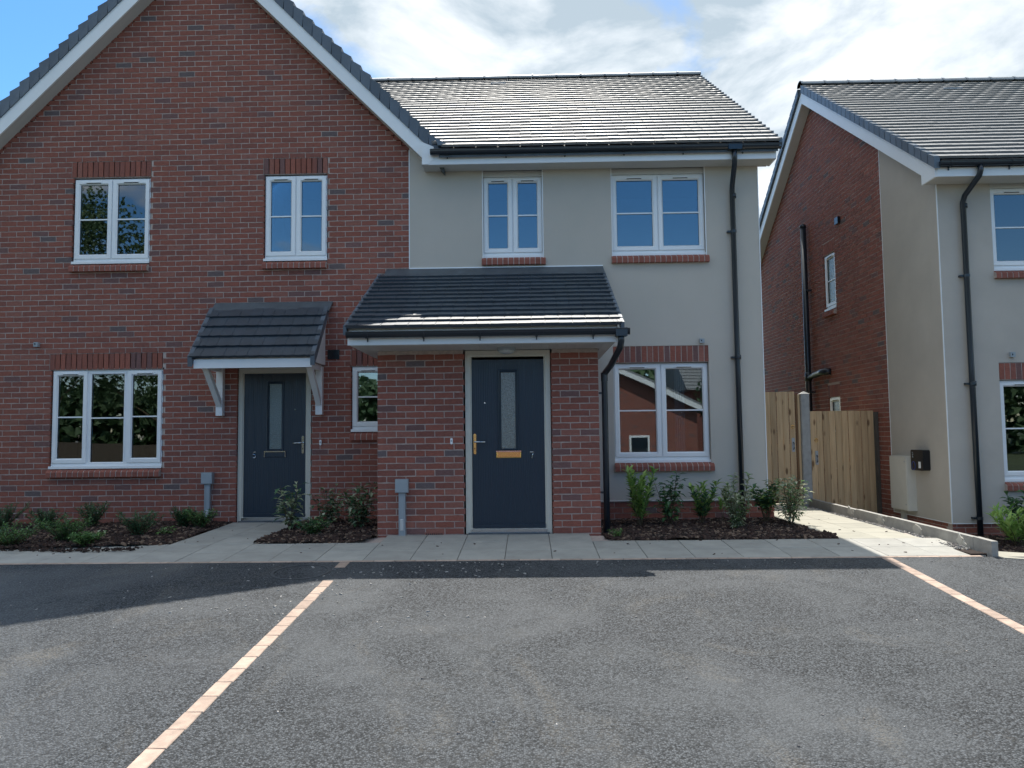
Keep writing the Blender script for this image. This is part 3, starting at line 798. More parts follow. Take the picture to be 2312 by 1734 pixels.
# main roof
PM = rad(34.0); tanP = math.tan(PM)
yE, zE = -.41, 4.985; yRg = 4.10; zRg = zE+tanP*(yRg-yE)
def gable5_z(x): return 8.04-GS*abs(x-GX)+.30
rd = MB(); rd.prism([(yE+.05, zE-.02), (yRg, zRg-.05), (2*yRg-yE-.05, zE-.02), (2*yRg-yE-.05, zE-.12), (yRg, zRg-.2), (yE+.05, zE-.12)], 'x', -1.15, 3.37)
roof7 = rd.build('roof', LEAD, h7)
rd = MB(); rd.hexa([(-4.4, 3.9, zRg-.35), (-1.14, .0, zE+.1), (-1.14, yRg, zRg-.06), (-4.4, yRg, zRg-.06), (-4.4, 3.9, zRg-.3), (-1.14, .0, zE+tanP*.41-.03), (-1.14, yRg, zRg-.05), (-4.4, yRg, zRg-.05)])
rd.build('valley_deck', LEAD, roof7)
tile_slope(roof7, (-4.41, yE, zE), (1, 0, 0), (0, cos(PM), sin(PM)), 7.80, (yRg-yE)/cos(PM), .2, 'roof_tile', 300,
           keep=lambda p: p.z > gable5_z(p.x)-.03 or p.x > -1.10)
rv = MB(); vs, fs = TILEL
tile_slope(roof7, (3.39, 2*yRg-yE, zE), (-1, 0, 0), (0, -cos(PM), sin(PM)), 7.8, (yRg-yE)/cos(PM), .2, 'roof_tile', 0, stuff='rear_roof_tiling')
# verge caps at the right end
for i in range(27):
    y0 = yE-.005+.2*cos(PM)*i; z0 = zE+.2*sin(PM)*i; y1 = y0+.205*cos(PM); z1 = z0+.205*sin(PM)
    c = MB(); c.prism([(y0, z0-.07), (y0-.004, z0+.044), (y1, z1+.012), (y1, z1-.07)], 'x', 3.372, 3.412); c.build('verge_cap', VERGE, h7)
def ridge(parent, x0, x1, y, z, n_):
    L_ = (x1-x0)/n_
    for i in range(n_):
        a = x0+i*L_; c = MB(); prof = [(y+.12*cos(t), z-.045+.085*sin(t)) for t in [pi*k/6 for k in range(7)]]
        c.prism(prof, 'x', a+.002, a+L_-.002); c.prism([(y+(p_[0]-y)*1.07, z-.045+(p_[1]-z+.045)*1.12) for p_ in prof], 'x', a+.002, a+.035)
        c.build('ridge_tile', RIDGE, parent)
ridge(h7, -4.5, 3.41, yRg, zRg+.035, 17)
box('roof_vent', TILE, roof7, -.62, -.34, 3.62, 3.64, zE+tanP*(3.62-yE)+.01, zE+tanP*(3.62-yE)+.055)
# eaves
box('fascia', BOARD, h7, -1.30, 3.355, -.31, -.288, 4.785, 4.965)
box('soffit', SOFF, h7, -1.385, 3.338, -.287, YR-.002, 4.789, 4.80)
m = MB(); m.prism([(-.30, 4.785), (-.012, 4.785), (.0, 4.785), (yRg, zRg-.42), (yRg, zRg-.22), (-.31, 4.90)], 'x', 3.339, 3.361); m.build('barge_board', BOARD, h7)
m = MB(); m.prism([(.05, 4.80), (yRg, zRg-.42), (2*yRg-.05, 4.80), (2*yRg-.05, 4.82), (yRg, zRg-.40), (.05, 4.82)], 'x', 3.19, 3.338); m.build('verge_soffit', SOFF, h7)
g7 = gutter(h7, -1.26, 3.40, -.312, 4.955, .052, .79, .22)
pipe_run(h7, [(2.79, -.365, 4.91), (2.79, -.365, 4.80), (2.795, -.34, 4.72), (2.82, -.10, 4.50), (2.825, -.065, 4.44), (2.83, -.062, 2.0), (2.838, -.062, -.05)], .035,
         [(2.828, -.062, 3.87), (2.832, -.062, 2.15)], joints=(4.36, 2.15))
MB().box(2.70, 2.88, -.422, -.312, 4.885, 4.965).build('gutter_outlet', BLACK, h7)

# porch
PY = -1.46; PX0, PX1 = -1.765, .833
pw = MB()
dx0, dx1 = -.735, .268
backing(pw, PX0+.006, PX1-.006, -.3, 2.14, PY+.004, PY+.25, [(dx0, dx1, -.3, 2.14)], grow=.02)
pw.box(PX0+.006, PX0+.2, PY+.2505, YR-.001, -.3, 2.3); pw.box(PX1-.2, PX1-.006, PY+.2505, YR-.001, -.3, 2.3)
pwall = pw.build('porch_wall', MORTAR, h7)
bricks(pwall, lay(PX0, dx0, -.075, 2.10, PX0, phase=1)+lay(dx1, PX1, -.075, 2.10, dx1, phase=0), 'y', PY, 300)
bricks(pwall, lay(PY+.105, -.02, -.075, 2.25, PY), 'x', PX0, 0)
q = MB()
for u, z, w in lay(PY+.105, -.02, -.075, 2.25, PY):
    vs, fs = BRICKV[random.randrange(5)]; c = pick_col(); q.add([(PX1-y, u+x*w/.215, z+zz) for x, y, zz in vs], fs, c)
q.build('side_brickwork', BR, pwall, kind='stuff')
door(h7, dx0+.003, dx1-.003, .03, 2.10, PY, False, '7', 'brass', 2.135, FROSTG, .043)
doorbell(h7, -.893, PY-.001, 1.076)
service_duct(h7, -1.468, PY-.001, .645, .02)
air_brick(h7, -1.10, PY-.001, -.005)
# porch roof
pf = -2.02                        # fascia plane
PP = math.atan2(3.34-2.315, 2.11-.06)
peY, peZ = -2.10, 2.325
pr = MB(); pr.prism([(pf+.01, 2.33), (-.013, 3.345), (-.013, 3.2), (-.2, 2.16), (pf+.01, 2.16)], 'x', -1.93, .96)
proof = pr.build('porch_roof', BOARD, h7)
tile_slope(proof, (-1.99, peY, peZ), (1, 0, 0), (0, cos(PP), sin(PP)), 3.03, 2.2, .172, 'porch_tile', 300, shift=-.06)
for xx, s in ((-1.992, -1), (1.042, 1)):
    for i in range(13):
        y0 = peY-.006+.172*cos(PP)*i; z0 = peZ-.0+.172*sin(PP)*i; y1 = y0+.178*cos(PP); z1 = z0+.178*sin(PP)
        c = MB(); a, b = (xx-.02, xx+.016) if s == -1 else (xx-.016, xx+.02)
        c.prism([(y0, z0-.075), (y0-.004, z0+.030), (y1, z1+.023), (y1, z1-.075)], 'x', a, b); c.build('porch_verge_cap', VERGE, proof)
for xx, s in ((-1.972, -1), (.985, 1)):
    q = MB(); q.prism([(pf, 2.148), (-.013, 3.05), (-.013, 3.33), (pf, 2.34)], 'x', xx-.011, xx+.011); q.build('porch_barge', BOARD, proof)
MB().box(-1.965, .98, pf-.012, pf+.009, 2.148, 2.365).build('porch_fascia', BOARD, proof)
# soffit planks
x = -1.95
while x < .96:
    b = min(x+.0975, .965)
    box('soffit_board', SOFF, proof, x, b, pf+.0095, PY+.03 if PX0 < x+.05 < PX1 else YR-.02, 2.142, 2.154)
    x += .1
m = MB(); m.hexa([(-1.925, -.20, 3.285), (1.055, -.20, 3.285), (1.05, YR-.004, 3.41), (-1.915, YR-.004, 3.41), (-1.925, -.205, 3.297), (1.055, -.205, 3.297), (1.05, YR-.004, 3.435), (-1.915, YR-.004, 3.435)])
m.build('lead_flashing', LEAD, proof)
MB().box(X1, 1.05, YR-.012, YR-.002, 3.430, 3.446).build('flashing_bead', UPVC, proof)
pg = gutter(proof, -1.975, 1.115, pf-.012, 2.278, .052, .62, .22)
m = MB(); m.tube([(1.025, -2.085, 2.235), (1.025, -2.085, 2.15), (1.02, -2.04, 2.09), (.965, -1.56, 1.93), (.915, -1.39, 1.86), (.905, -1.375, 1.80), (.905, -1.375, 1.0), (.905, -1.375, -.06)], .036, 14)
dp = m.build('downpipe', BLACK, h7)
for p_ in dp.data.polygons: p_.use_smooth = len(p_.vertices) == 4
MB().tube([(.905, -1.375, 1.86), (.905, -1.375, 1.76)], .041, 14).build('pipe_collar', BLACK, dp)
for z in (1.62, .46): MB().box(.80, .875, -1.385, -1.36, z-.012, z+.012).build('pipe_clip', BLACK, dp)
MB().box(.965, 1.09, -2.140, -2.033, 2.20, 2.29).build('gutter_outlet', BLACK, proof)
lamp = MB().tube([(-.235, -1.66, 2.146), (-.235, -1.66, 2.105)], .105, 24).build('porch_light', PIPE_GREY, h7)
MB().tube([(-.235, -1.66, 2.1045), (-.235, -1.66, 2.085), (-.235, -1.66, 2.07)], [.088, .086, .05], 24).build('lamp_diffuser', LAMPM, lamp)

# ================================================================== HOUSE ON THE RIGHT
h9 = thing('neighbouring_house', 'detached house on the right with shaded brick side wall, rendered corner and tiled roof', 'house', (5.6, 0, -.3))
XS, YF = 5.59, -.05; DZ = -.30
WS = [(-3.97, -3.45, 3.36, 4.41), (-3.97, -3.45, .3, 1.765)]      # u = -y
m = MB()
def side_wall(mb, y0, y1, z0, z1, x0, x1, holes):
    ysv = sorted({y0, y1}|{v for h in holes for v in (h[0], h[1]) if y0 < v < y1}); zsv = sorted({z0, z1}|{v for h in holes for v in (h[2], h[3]) if z0 < v < z1})
    for i in range(len(ysv)-1):
        for j in range(len(zsv)-1):
            yc, zz = (ysv[i]+ysv[i+1])/2, (zsv[j]+zsv[j+1])/2
            if any(h[0] < yc < h[1] and h[2] < zz < h[3] for h in holes): continue
            mb.box(x0, x1, ysv[i], ysv[i+1], zsv[j], zsv[j+1])
SH = [(3.45, 3.97, 3.36, 4.41), (3.45, 3.97, .45, 1.765)]
YBR = 1.56; YBK = 8.55; yR9 = 4.25; zE9 = 4.685; zR9 = zE9+tanP*(yR9+.46)
def roof9(y): return (zE9 if y < yR9 else zE9)+tanP*((y+.46) if y < yR9 else (2*yR9+.46-y))
side_wall(m, YBR, YBK, -.6, 4.5, XS+.004, XS+.25, [(a-.02, b+.02, c-.02, d+.02) for a, b, c, d in SH])
m.prism([(YBR, 4.5), (YBK, 4.5), (YBK, roof9(YBK)-.2), (yR9, zR9-.2), (YBR, roof9(YBR)-.2)], 'x', XS+.004, XS+.25)
w9 = m.build('side_wall', MORTAR, h9)
lh = [(3.44, 3.98, 4.41, 4.635), (3.44, 3.98, 1.765, 1.99)]
lst = lay(YBR+.0, YBK, -.45, 7.7, YBR, SH+lh, lambda y, z: z < roof9(y)-.22)
bricks(w9, lst, 'x', XS, 300, vis=lambda y, z: z > -.3 and y < 7.6 and not (2.05 < y and z < 1.4))
# rendered corner and front
m = MB(); H9 = [(6.30, 7.53, 3.265, 4.51), (6.295, 7.56, .44, 2.03)]
backing(m, XS-.008, 12.5, -.095, 4.5, YF-.012, YF+.25, H9)
m.box(XS-.008, XS+.25, YF+.251, YBR-.004, -.095, 4.5)
m.prism([(YF+.0, 4.5), (YBR-.004, 4.5), (YBR-.004, roof9(YBR)-.2), (YF+.0, roof9(0)-.2)], 'x', XS-.008, XS+.24)
m.box(12.2, 12.5, .21, YBK, -.6, 4.5); m.box(XS+.3, 12.2, YBK-.25, YBK, -.6, 4.5)
m.build('rendered_wall', RENDER_DK, h9)
p9 = MB(); p9.box(XS+.004, 12.5, YF+.010, YF+.2, -.6, -.0955); p9.box(XS+.006, XS+.2, YF+.2001, YBR, -.6, -.0955); p9 = p9.build('plinth', MORTAR, h9)
bricks(p9, lay(XS+.0, 12.5, -.375, -.09, XS+.06), 'y', YF+.004, 300)
bricks(p9, lay(YF+.11, YBR, -.375, -.09, YBR), 'x', XS+.0, 300)
m = MB(); m.box(XS-.012, XS-.002, YF-.016, YF-.0, -.1, 4.5); m.box(XS-.004, 12.5, YF-.018, YF-.008, -.1, -.09); m.box(XS-.014, XS-.006, YF, YBR, -.1, -.09); m.box(XS-.013, XS-.004, YBR-.01, YBR, -.1, 5.62)
m.build('render_bead', UPVC, h9)
for (a, b, c, d), z0, z1 in ((H9[0], 3.285, 4.412), (H9[1], .457, 1.792)):
    window(h9, (a+b)/2, YF+RREC-.01, z0, b-a-.01, z1-z0, [('s', 1), ('s', 1)]); sill(h9, a-.01, b+.03, z0-.008, YF-.012)
box('head_trim', SOFF, h9, 6.302, 7.528, YF+.03, YF+.1, 4.414, 4.498)
lintel(h9, 6.297, 7.58, 1.80, YF-.009)
for a, b, c, d in SH:
    zz = c+.02 if c > 3 else c+.02
    window(h9, XS+.05, 0, zz, b-a-.006, d-zz-.004, [('s', 1)], -pi/2, pane_mat=FROST, room=False)
    w_ = h9.children[-1]; 
    sill(h9, -.27, .27, 0, rz=-pi/2, cx=(XS, (a+b)/2, zz-.008)); lintel(h9, -.27, .27, 0, rz=-pi/2, cx=(XS, (a+b)/2, d))
for o in [c for c in h9.children if c.name.startswith('window') and not c.name.startswith('window_sill') and abs(c.rotation_euler.z) > 1]:
    o.location.y = 3.71-wl(h9).y; o.location.x = XS+.035-wl(h9).x
# roof
m = MB(); m.prism([(-.41, zE9-.02), (yR9, zR9-.05), (2*yR9+.41, zE9-.02), (2*yR9+.41, zE9-.1), (yR9, zR9-.15), (-.41, zE9-.1)], 'x', 5.39, 12.6)
roof_9 = m.build('roof', LEAD, h9)
tile_slope(roof_9, (5.42, -.46, zE9), (1, 0, 0), (0, cos(PM), sin(PM)), 7.2, (yR9+.46)/cos(PM), .2, 'roof_tile', 300, keep=lambda p: p.x < 10.6 or True)
tile_slope(roof_9, (12.62, 2*yR9+.46, zE9), (-1, 0, 0), (0, -cos(PM), sin(PM)), 7.2, (yR9+.46)/cos(PM), .2, 'roof_tile', 0, stuff='rear_roof_tiling')
for d_ in (1, -1):
    for i in range(28):
        s0 = .2*i; f = lambda s: (-.465+s*cos(PM) if d_ == 1 else 2*yR9+.465-s*cos(PM), zE9+s*sin(PM))
        (y0, z0), (y1, z1) = f(s0), f(s0+.180)
        c = MB(); c.prism([(y0, z0-.125), (y0-d_*.004, z0+.036), (y1, z1+.018), (y1, z1-.125)], 'x', 5.355, 5.43); c.build('verge_cap', VERGE, h9)
    ysn = [(-.40, zE9-.155-.03), (-.06, zE9-.155-.03)] if d_ == 1 else []
    f = lambda y, dz: (y if d_ == 1 else 2*yR9-y, zE9+tanP*(y+.46)+dz)
    if d_ == 1: pts = [(-.40, 4.465), (-.05, 4.465), f(-.05, -.36), f(yR9, -.36), f(yR9, -.11), f(-.40, -.11)]
    else: pts = [(2*yR9+.40, 4.465), (2*yR9+.05, 4.465), f(-.05, -.36), f(yR9, -.36), f(yR9, -.11), f(-.40, -.11)]
    MB().prism(pts, 'x', 5.395, 5.417).build('barge_board', BOARD, h9)
    MB().prism([f(.0, -.35), f(yR9, -.35), f(yR9, -.33), f(.0, -.33)], 'x', 5.418, XS+.02).build('verge_soffit', SOFF, h9)
ridge(h9, 5.36, 12.6, yR9, zR9+.035, 16)
box('roof_vent', TILE, roof_9, 7.75, 8.1, 3.55, 3.57, zE9+tanP*(3.55+.46)+.01, zE9+tanP*(3.55+.46)+.06)
box('fascia', BOARD, h9, 5.4175, 12.6, -.41, -.388, 4.465, 4.64); box('soffit', SOFF, h9, 5.4175, 12.6, -.387, YF-.013, 4.469, 4.48)
gutter(h9, 5.42, 12.5, -.412, 4.64, .052, .79, .14)
pipe_run(h9, [(5.95, -.465, 4.59), (5.95, -.465, 4.52), (5.945, -.44, 4.46), (5.90, -.17, 4.28), (5.895, -.125, 4.2), (5.9, -.12, 2.0), (5.912, -.12, -.5)], .036,
         [(5.898, -.12, 3.2), (5.903, -.12, 1.75), (5.91, -.12, -.02)], joints=(4.15, 1.75))
# soil pipe on the side wall
m = MB(); m.tube([(XS-.085, 4.72, -.5), (XS-.085, 4.72, 5.17)], .057, 16); m.tube([(XS-.085, 4.72, 5.17), (XS-.085, 4.72, 5.22), (XS-.085, 4.72, 5.245)], [.062, .062, .03], 16)
m.tube([(XS-.085, 4.72, 2.30), (XS-.085, 4.72, 2.12)], .066, 16)
sp = m.build('soil_pipe', BLACK, h9)
for p_ in sp.data.polygons: p_.use_smooth = len(p_.vertices) == 4
MB().tube([(XS-.085, 4.70, 2.18), (XS-.09, 4.35, 2.22), (XS-.09, 4.3, 2.225)], .05, 14).build('branch_pipe', BLACK, sp, smooth=True)
MB().tube([(XS-.09, 4.36, 2.22), (XS-.09, 3.98, 2.245), (XS-.06, 3.86, 2.24), (XS+.01, 3.82, 2.235)], .06, 14).build('branch_elbow', BLACK, sp, smooth=True)
for z in (3.9, 1.9): MB().box(XS-.09, XS+.0, 4.60, 4.66, z-.015, z+.015).build('pipe_clip', BLACK, sp)
box('wall_vent', BLACKP, h9, XS-.05, XS+.005, 3.13, 3.27, 4.83, 4.95)
# meter box
mbx = box('meter_box', mat('meter_box_cream', (.66, .63, .56), .45, .08, 4), h9, XS-.13, XS+.001, .84, 1.36, -.02, .765)
MB().box(XS-.142, XS-.131, .852, 1.348, -.008, .752).build('meter_door', MATS['meter_box_cream'], mbx)
for z in (.69, .07): MB().tube([(XS-.148, .885, z), (XS-.1425, .885, z)], .012, 12).build('meter_lock', GREYMETAL, mbx)
MB().box(XS-.055, XS+.0, 1.165, 1.245, -.6, -.021).build('meter_duct', MATS['meter_box_cream'], h9)
# car charger
def rrect(y0, y1, z0, z1, r):
    out = []
    for cy, cz_, a0 in ((y1-r, z1-r, 0), (y0+r, z1-r, 90), (y0+r, z0+r, 180), (y1-r, z0+r, 270)):
        for k in range(5): a = rad(a0+k*22.5); out.append((cy+r*cos(a), cz_+r*sin(a)))
    return out
ch = MB().prism(rrect(.42, .76, .575, .865, .03), 'x', XS-.11, XS-.007).build('car_charger', BLACKP, h9)
q = MB(); n = 28
vs = []
for i in range(n):
    a = 2*pi*i/n
    for r_, xx in ((.062, XS-.1105), (.055, XS-.1105), (.062, XS-.113), (.055, XS-.113)): vs.append((xx, .685+r_*cos(a)*.8, .64+r_*sin(a)))
fs = []
for i in range(n):
    j = (i+1) % n; fs += [(4*i+2, 4*j+2, 4*j+3, 4*i+3), (4*i, 4*j, 4*j+2, 4*i+2), (4*i+1, 4*i+3, 4*j+3, 4*j+1)]
q.add(vs, fs); q.build('socket_ring', BLUE, ch)
MB().box(XS-.1125, XS-.1100, .485, .545, .61, .70).build('charger_label', YELLOW, ch)
q = MB()
for i, z in enumerate((.82, .795, .77, .755)): q.box(XS-.112, XS-.1101, .695-.01*(i % 2), .715, z, z+.012)
q.build('charger_symbol', PIPE_GREY, ch)
o = box('security_light', PIPE_GREY, h9, 6.435, 6.495, YF-.062, YF-.01, 2.10, 2.165)
box('sensor_eye', BLACKP, o, 6.45, 6.463, YF-.0635, YF-.0615, 2.12, 2.145)

# ================================================================== GATES, POST, EDGING
def gate(name, label, x0, x1, z0, z1, n, handle_x, hz, ring_z):
    t = thing(name, label, 'gate', ((x0+x1)/2, 2.0, z0), 'timber side gates between the houses')
    w = (x1-x0)/n; r_ = random.Random(n)
    for i in range(n):
        a = x0+i*w; m = MB(); d = r_.uniform(-.002, .004)+.009*(i % 2)
        m.prism([(a+.004, 2.0+d), (a+w*.5, 1.996+d), (a+w-.004, 2.0+d), (a+w-.004, 2.018+d), (a+.004, 2.018+d)], 'z', z0+r_.uniform(0, .006), z1+r_.uniform(-.002, .002))
        m.build('gate_board', WOOD, t)
    for z in (z0+.2, (z0+z1)/2, z1-.2): box('gate_ledge', WOOD, t, x0+.01, x1-.01, 2.024, 2.06, z-.05, z+.05)
    box('lock_plate', GREYMETAL, t, handle_x-.022, handle_x+.022, 1.985, 1.995, hz-.11, hz+.11)
    MB().tube([(handle_x, 1.985, hz-.07), (handle_x, 1.955, hz-.06), (handle_x, 1.955, hz+.03), (handle_x, 1.985, hz+.04)], .008, 8).build('pull_handle', BLACKP, t)
    pts = [(handle_x-.005+.026*cos(a), 1.978, ring_z+.026*sin(a)) for a in [2*pi*k/12 for k in range(13)]]
    q = MB(); q.tube(pts, .005, 6); q.tube([(handle_x-.005, 1.995, ring_z+.02), (handle_x-.005, 1.975, ring_z+.02)], .012, 8); q.build('ring_latch', BRASS, t)
gate('side_gate', 'taller timber side gate beside the rendered wall of number 7', 3.20, 4.285, .0, 1.782, 11, 4.235, .93, 1.22)
gate('side_gate', 'lower, wider timber side gate next to the neighbouring house', 4.515, 5.53, -.26, 1.463, 10, 4.60, .72, 1.00)
t = thing('gate_post', 'pale concrete post with pointed top between the two timber gates', 'post', (4.43, 2.0, -.3))
m = MB(); m.prism([(4.372, 1.94), (4.49, 1.94), (4.503, 1.955), (4.503, 2.06), (4.36, 2.06), (4.36, 1.955)], 'z', -.3, 1.74)
m.build('post', POSTC, t)
m = MB(); k = [(4.355, 1.935, 1.741), (4.508, 1.935, 1.741), (4.508, 2.065, 1.741), (4.355, 2.065, 1.741), (4.43, 2.0, 1.785)]
m.add(k, [(0, 1, 4), (1, 2, 4), (2, 3, 4), (3, 0, 4), (3, 2, 1, 0)]); m.build('post_cap', POSTC, t)
for a, b in ((4.288, 4.318), (4.321, 4.354)): box('closing_strip', WOODD if a < 4.3 else WOOD, t, a, b, 1.98, 2.01, -.02, 1.735)
box('wall_strip', mat('dark_timber', (.10, .085, .07), .85, .3, 10), t, 5.535, 5.588, 1.97, 2.05, -.3, 1.44)

mh = thing('inspection_cover', 'faint round inspection cover in the shaded tarmac beside the tan paver strip', 'cover', (-2.12, -3.25, asph_z(-3.25)))
q = MB(); n = 36; vs = []; sl8 = .08
for i in range(n):
    a_ = 2*pi*i/n
    for rr, dz in ((.27, .001), (.27, .005), (.245, .005), (.245, .001)): vs.append((-2.12+rr*cos(a_), -3.25+rr*sin(a_), asph_z(-3.25)+rr*sin(a_)*sl8+dz))
q.add(vs, [(4*i+k_, 4*((i+1) % n)+k_, 4*((i+1) % n)+k_+1, 4*i+k_+1) for i in range(n) for k_ in range(3)]); q.build('cover_rim', mat('cover_rim', (.06, .065, .07), .6), mh)
kb = thing('path_edging', 'low run of concrete gravel boards edging the sunlit side path', 'edging', (4.46, -.5, -.2))
y = 2.0; i = 0
while y > -2.8:
    y2 = max(y-.915, -2.885); q = MB(); zt = .082+R(-.004, .004)
    q.hexa([(4.425, y2+.004, -.30), (4.487, y2+.004, -.30), (4.487, y-.002, -.30), (4.425, y-.002, -.30),
            (4.425, y2+.004, zt-.006), (4.487, y2+.004, zt-.006), (4.487, y-.002, zt), (4.425, y-.002, zt)])
    ob_ = q.build('concrete_board', CONC, kb)
    # torn plastic and mortar smears on the face near the joints
    if 0 < i < 5:
        s_ = MB(); n = 9; yc, zc_ = y2+.13+R(0, .04), .0+R(-.03, .02)
        for kk in range(3):
            pts = []
            for a in range(n):
                an = 2*pi*a/n; rr = R(.02, .075)
                pts.append((yc+rr*1.4*cos(an)+kk*.03, zc_+rr*sin(an)+kk*.012))
            s_.prism(pts, 'x', 4.4205-kk*.003, 4.4245)
        s_.build('smear', mat('smear%d' % i, (.5, .48, .43), .5), ob_, label='pale torn smear on the board face')
    y = y2; i += 1
# gravel margin between path and boards
def scatter(name, mats, n, fn, size, kind='stuff', flat=.35, weights=None):
    mb = MB()
    for _ in range(n):
        p = fn()
        if p is None: continue
        x, y, z = p; a = R(0, 2*pi); l = R(*size); w = l*R(.35, .75); h = l*R(.15, flat)
        ti = R(-.35, .35); ca, sa = cos(a), sin(a)
        vs = []
        for (u, v, q_) in [(-1, -.6, 0), (1, -.8, 0), (.8, .9, 0), (-.9, .7, 0), (-.7, -.4, 1), (.8, -.5, 1), (.6, .6, 1), (-.6, .5, 1)]:
            u *= l/2; v *= w/2; vs.append((x+u*ca-v*sa, y+u*sa+v*ca, z+q_*h+u*ti-.2*h))
        mb.add(vs, [(4, 5, 6, 7), (0, 1, 5, 4), (1, 2, 6, 5), (2, 3, 7, 6), (3, 0, 4, 7)], random.choices(range(len(mats)), weights)[0])
    return mb.build(name, mats, None, kind=kind)
MB().box(4.27, 4.424, -2.80, 2.0, -.12, -.055).build('gravel_bed', SOIL, None, kind='structure')
scatter('gravel', [GRAVEL, STONE, CONC], 1500, lambda: (R(4.29, 4.42), R(-2.55, 1.9), -.054+R(0, .012)), (.02, .045), flat=.5)

# ================================================================== PLANTING BEDS
def bed(name, poly, zf, cut=None):
    x0 = min(p[0] for p in poly); x1 = max(p[0] for p in poly); y0 = min(p[1] for p in poly); y1 = max(p[1] for p in poly)
    def inside(x, y):
        c = False; n = len(poly); j = n-1
        for i in range(n):
            xi, yi = poly[i]; xj, yj = poly[j]
            if (yi > y) != (yj > y) and x < (xj-xi)*(y-yi)/(yj-yi)+xi: c = not c
            j = i
        return c
    from mathutils import noise
    def H(x, y): return zf(y)+.03*noise.noise(Vector((x*2.1, y*2.1, 3)))
    st = .06; nx = int((x1-x0)/st)+1; ny = int((y1-y0)/st)+1; mb = MB(); vs = []; 
    for j in range(ny+1):
        for i in range(nx+1):
            x, y = min(x0+i*st, x1), min(y0+j*st, y1); vs.append((x, y, H(x, y)))
    fs = [(j*(nx+1)+i, j*(nx+1)+i+1, (j+1)*(nx+1)+i+1, (j+1)*(nx+1)+i) for j in range(ny) for i in range(nx) if inside(x0+(i+.5)*st, y0+(j+.5)*st)]
    mb.add(vs, fs); mb.build('soil_bed', SOIL, None, kind='structure')
    area = (x1-x0)*(y1-y0)
    def f():
        x, y = R(x0, x1), R(y0, y1)
        if not inside(x, y): return None
        return (x, y, H(x, y)+R(.0, .014))
    scatter('bark_mulch', [MULCH, MULCH2, SOIL], int(area*1300), f, (.02, .075), weights=[6, 1.6, 2])
    return H
zfl = lambda y: -.025+.03*min(1, max(0, (y+2.1)/1.2))
HL = bed('left', [(-8, -2.2), (-5.5, -2.13), (-4.3, -2.0), (-4.0, -1.93), (-4.0, -.01), (-8, -.01)], zfl)
HM = bed('middle', [(-3.02, -1.93), (-1.86, -1.91), (-1.77, -1.50), (-1.77, -.01), (-3.02, -.01)], lambda y: -.012+.025*min(1, max(0, (y+1.9)/1.2)))
HR = bed('right', [(.90, -1.90), (3.37, -1.90), (3.36, -1.2), (3.34, -.5), (3.19, -.01), (.85, -.01), (.85, -1.46)], lambda y: -.02)
HN = bed('far', [(5.1, -2.7), (9.5, -3.3), (9.5, -.06), (5.65, -.06)], lambda y: -.27)
# lower path and slabs on the neighbour's side
MB().prism([(4.50, -3.02), (9.5, -5.3), (9.5, -3.3), (5.1, -2.62), (5.1, 2.0), (4.50, 2.0)], 'z', -.31, -.30).build('lower_path', CONC, None, kind='structure')
np_ = MB().hexa([(4.50, -2.95, -.2), (10.5, -5.2, -.4), (10.5, -4.6, -.4), (4.50, -2.45, -.2), (4.50, -2.95, -.072), (10.5, -5.2, -.25), (10.5, -4.6, -.25), (4.50, -2.45, -.072)]).build('neighbour_path', SLABL, None, kind='structure')

# ------------------------------------------------------------------ plants
def leaf(mb, p, d, up, L_, w, mi=0, fold=.25):
    d = Vector(d).normalized(); s = d.cross(up)
    if s.length < .01: s = d.cross(Vector((1, 0, 0)))
    s.normalize(); n = s.cross(d)
    p = Vector(p); mid = p+d*L_*.5-n*0; tip = p+d*L_-n*L_*.18
    mb.add([p, mid+s*w/2+n*w*fold, tip, mid-s*w/2+n*w*fold, mid], [(0, 1, 4), (1, 2, 4), (4, 2, 3), (0, 4, 3)], mi)
def rd(): 
    v = Vector((R(-1, 1), R(-1, 1), R(-1, 1)))
    return v.normalized() if v.length > .1 else Vector((0, 0, 1))
def shrub(label, x, y, z, h, w, stems, leafL, leafW, nleaf, mats, style='upright', group=None, sweights=None, name='garden_shrub', cat='shrub', bare=.18):
    t = thing(name, label, cat, (x, y, z), group)
    ms = MB(); ml = MB(); leafL *= 1.15; leafW *= 1.2; nleaf = int(nleaf*1.25); w *= 1.1
    for s in range(stems):
        a = 2*pi*s/stems+R(-.4, .4); sp = R(.25, 1)*w/2; hh = h*R(.6, 1) if s else h
        pts = [(x+R(-.02, .02), y+R(-.02, .02), z-.03)]
        for k in range(1, 5):
            u = k/4; pts.append((x+cos(a)*sp*u**.9+R(-.01, .01), y+sin(a)*sp*u**.9+R(-.01, .01), z+hh*u))
        ms.tube(pts, [.006, .005, .004, .003, .002], 5)
        n = nleaf//stems
        for i in range(n):
            u = bare+(1-bare)*(i+R(0, 1))/n; k = min(int(u*4), 3); f = u*4-k
            p = Vector(pts[k]).lerp(Vector(pts[k+1]), f)
            b = R(0, 2*pi)
            if style == 'upright': dirn = Vector((cos(b), sin(b), R(.2, 1.3)+u*.5))
            elif style == 'loose': dirn = Vector((cos(b), sin(b), R(-.5, .7)))
            else: dirn = Vector((cos(b), sin(b), R(-.1, 1.0)))
            if style == 'loose':
                tw = p+dirn.normalized()*R(.0, .07); ms.tube([p, tw], .0016, 3, caps=False); p = tw
            leaf(ml, p, dirn, Vector((0, 0, 1)), leafL*R(.65, 1.15), leafW*R(.7, 1.15), random.choices(range(len(mats)), sweights)[0] if sweights else 0)
    ms.build('stem', TWIG, t, kind='stuff'); ml.build('foliage', mats, t, kind='stuff')
    return t
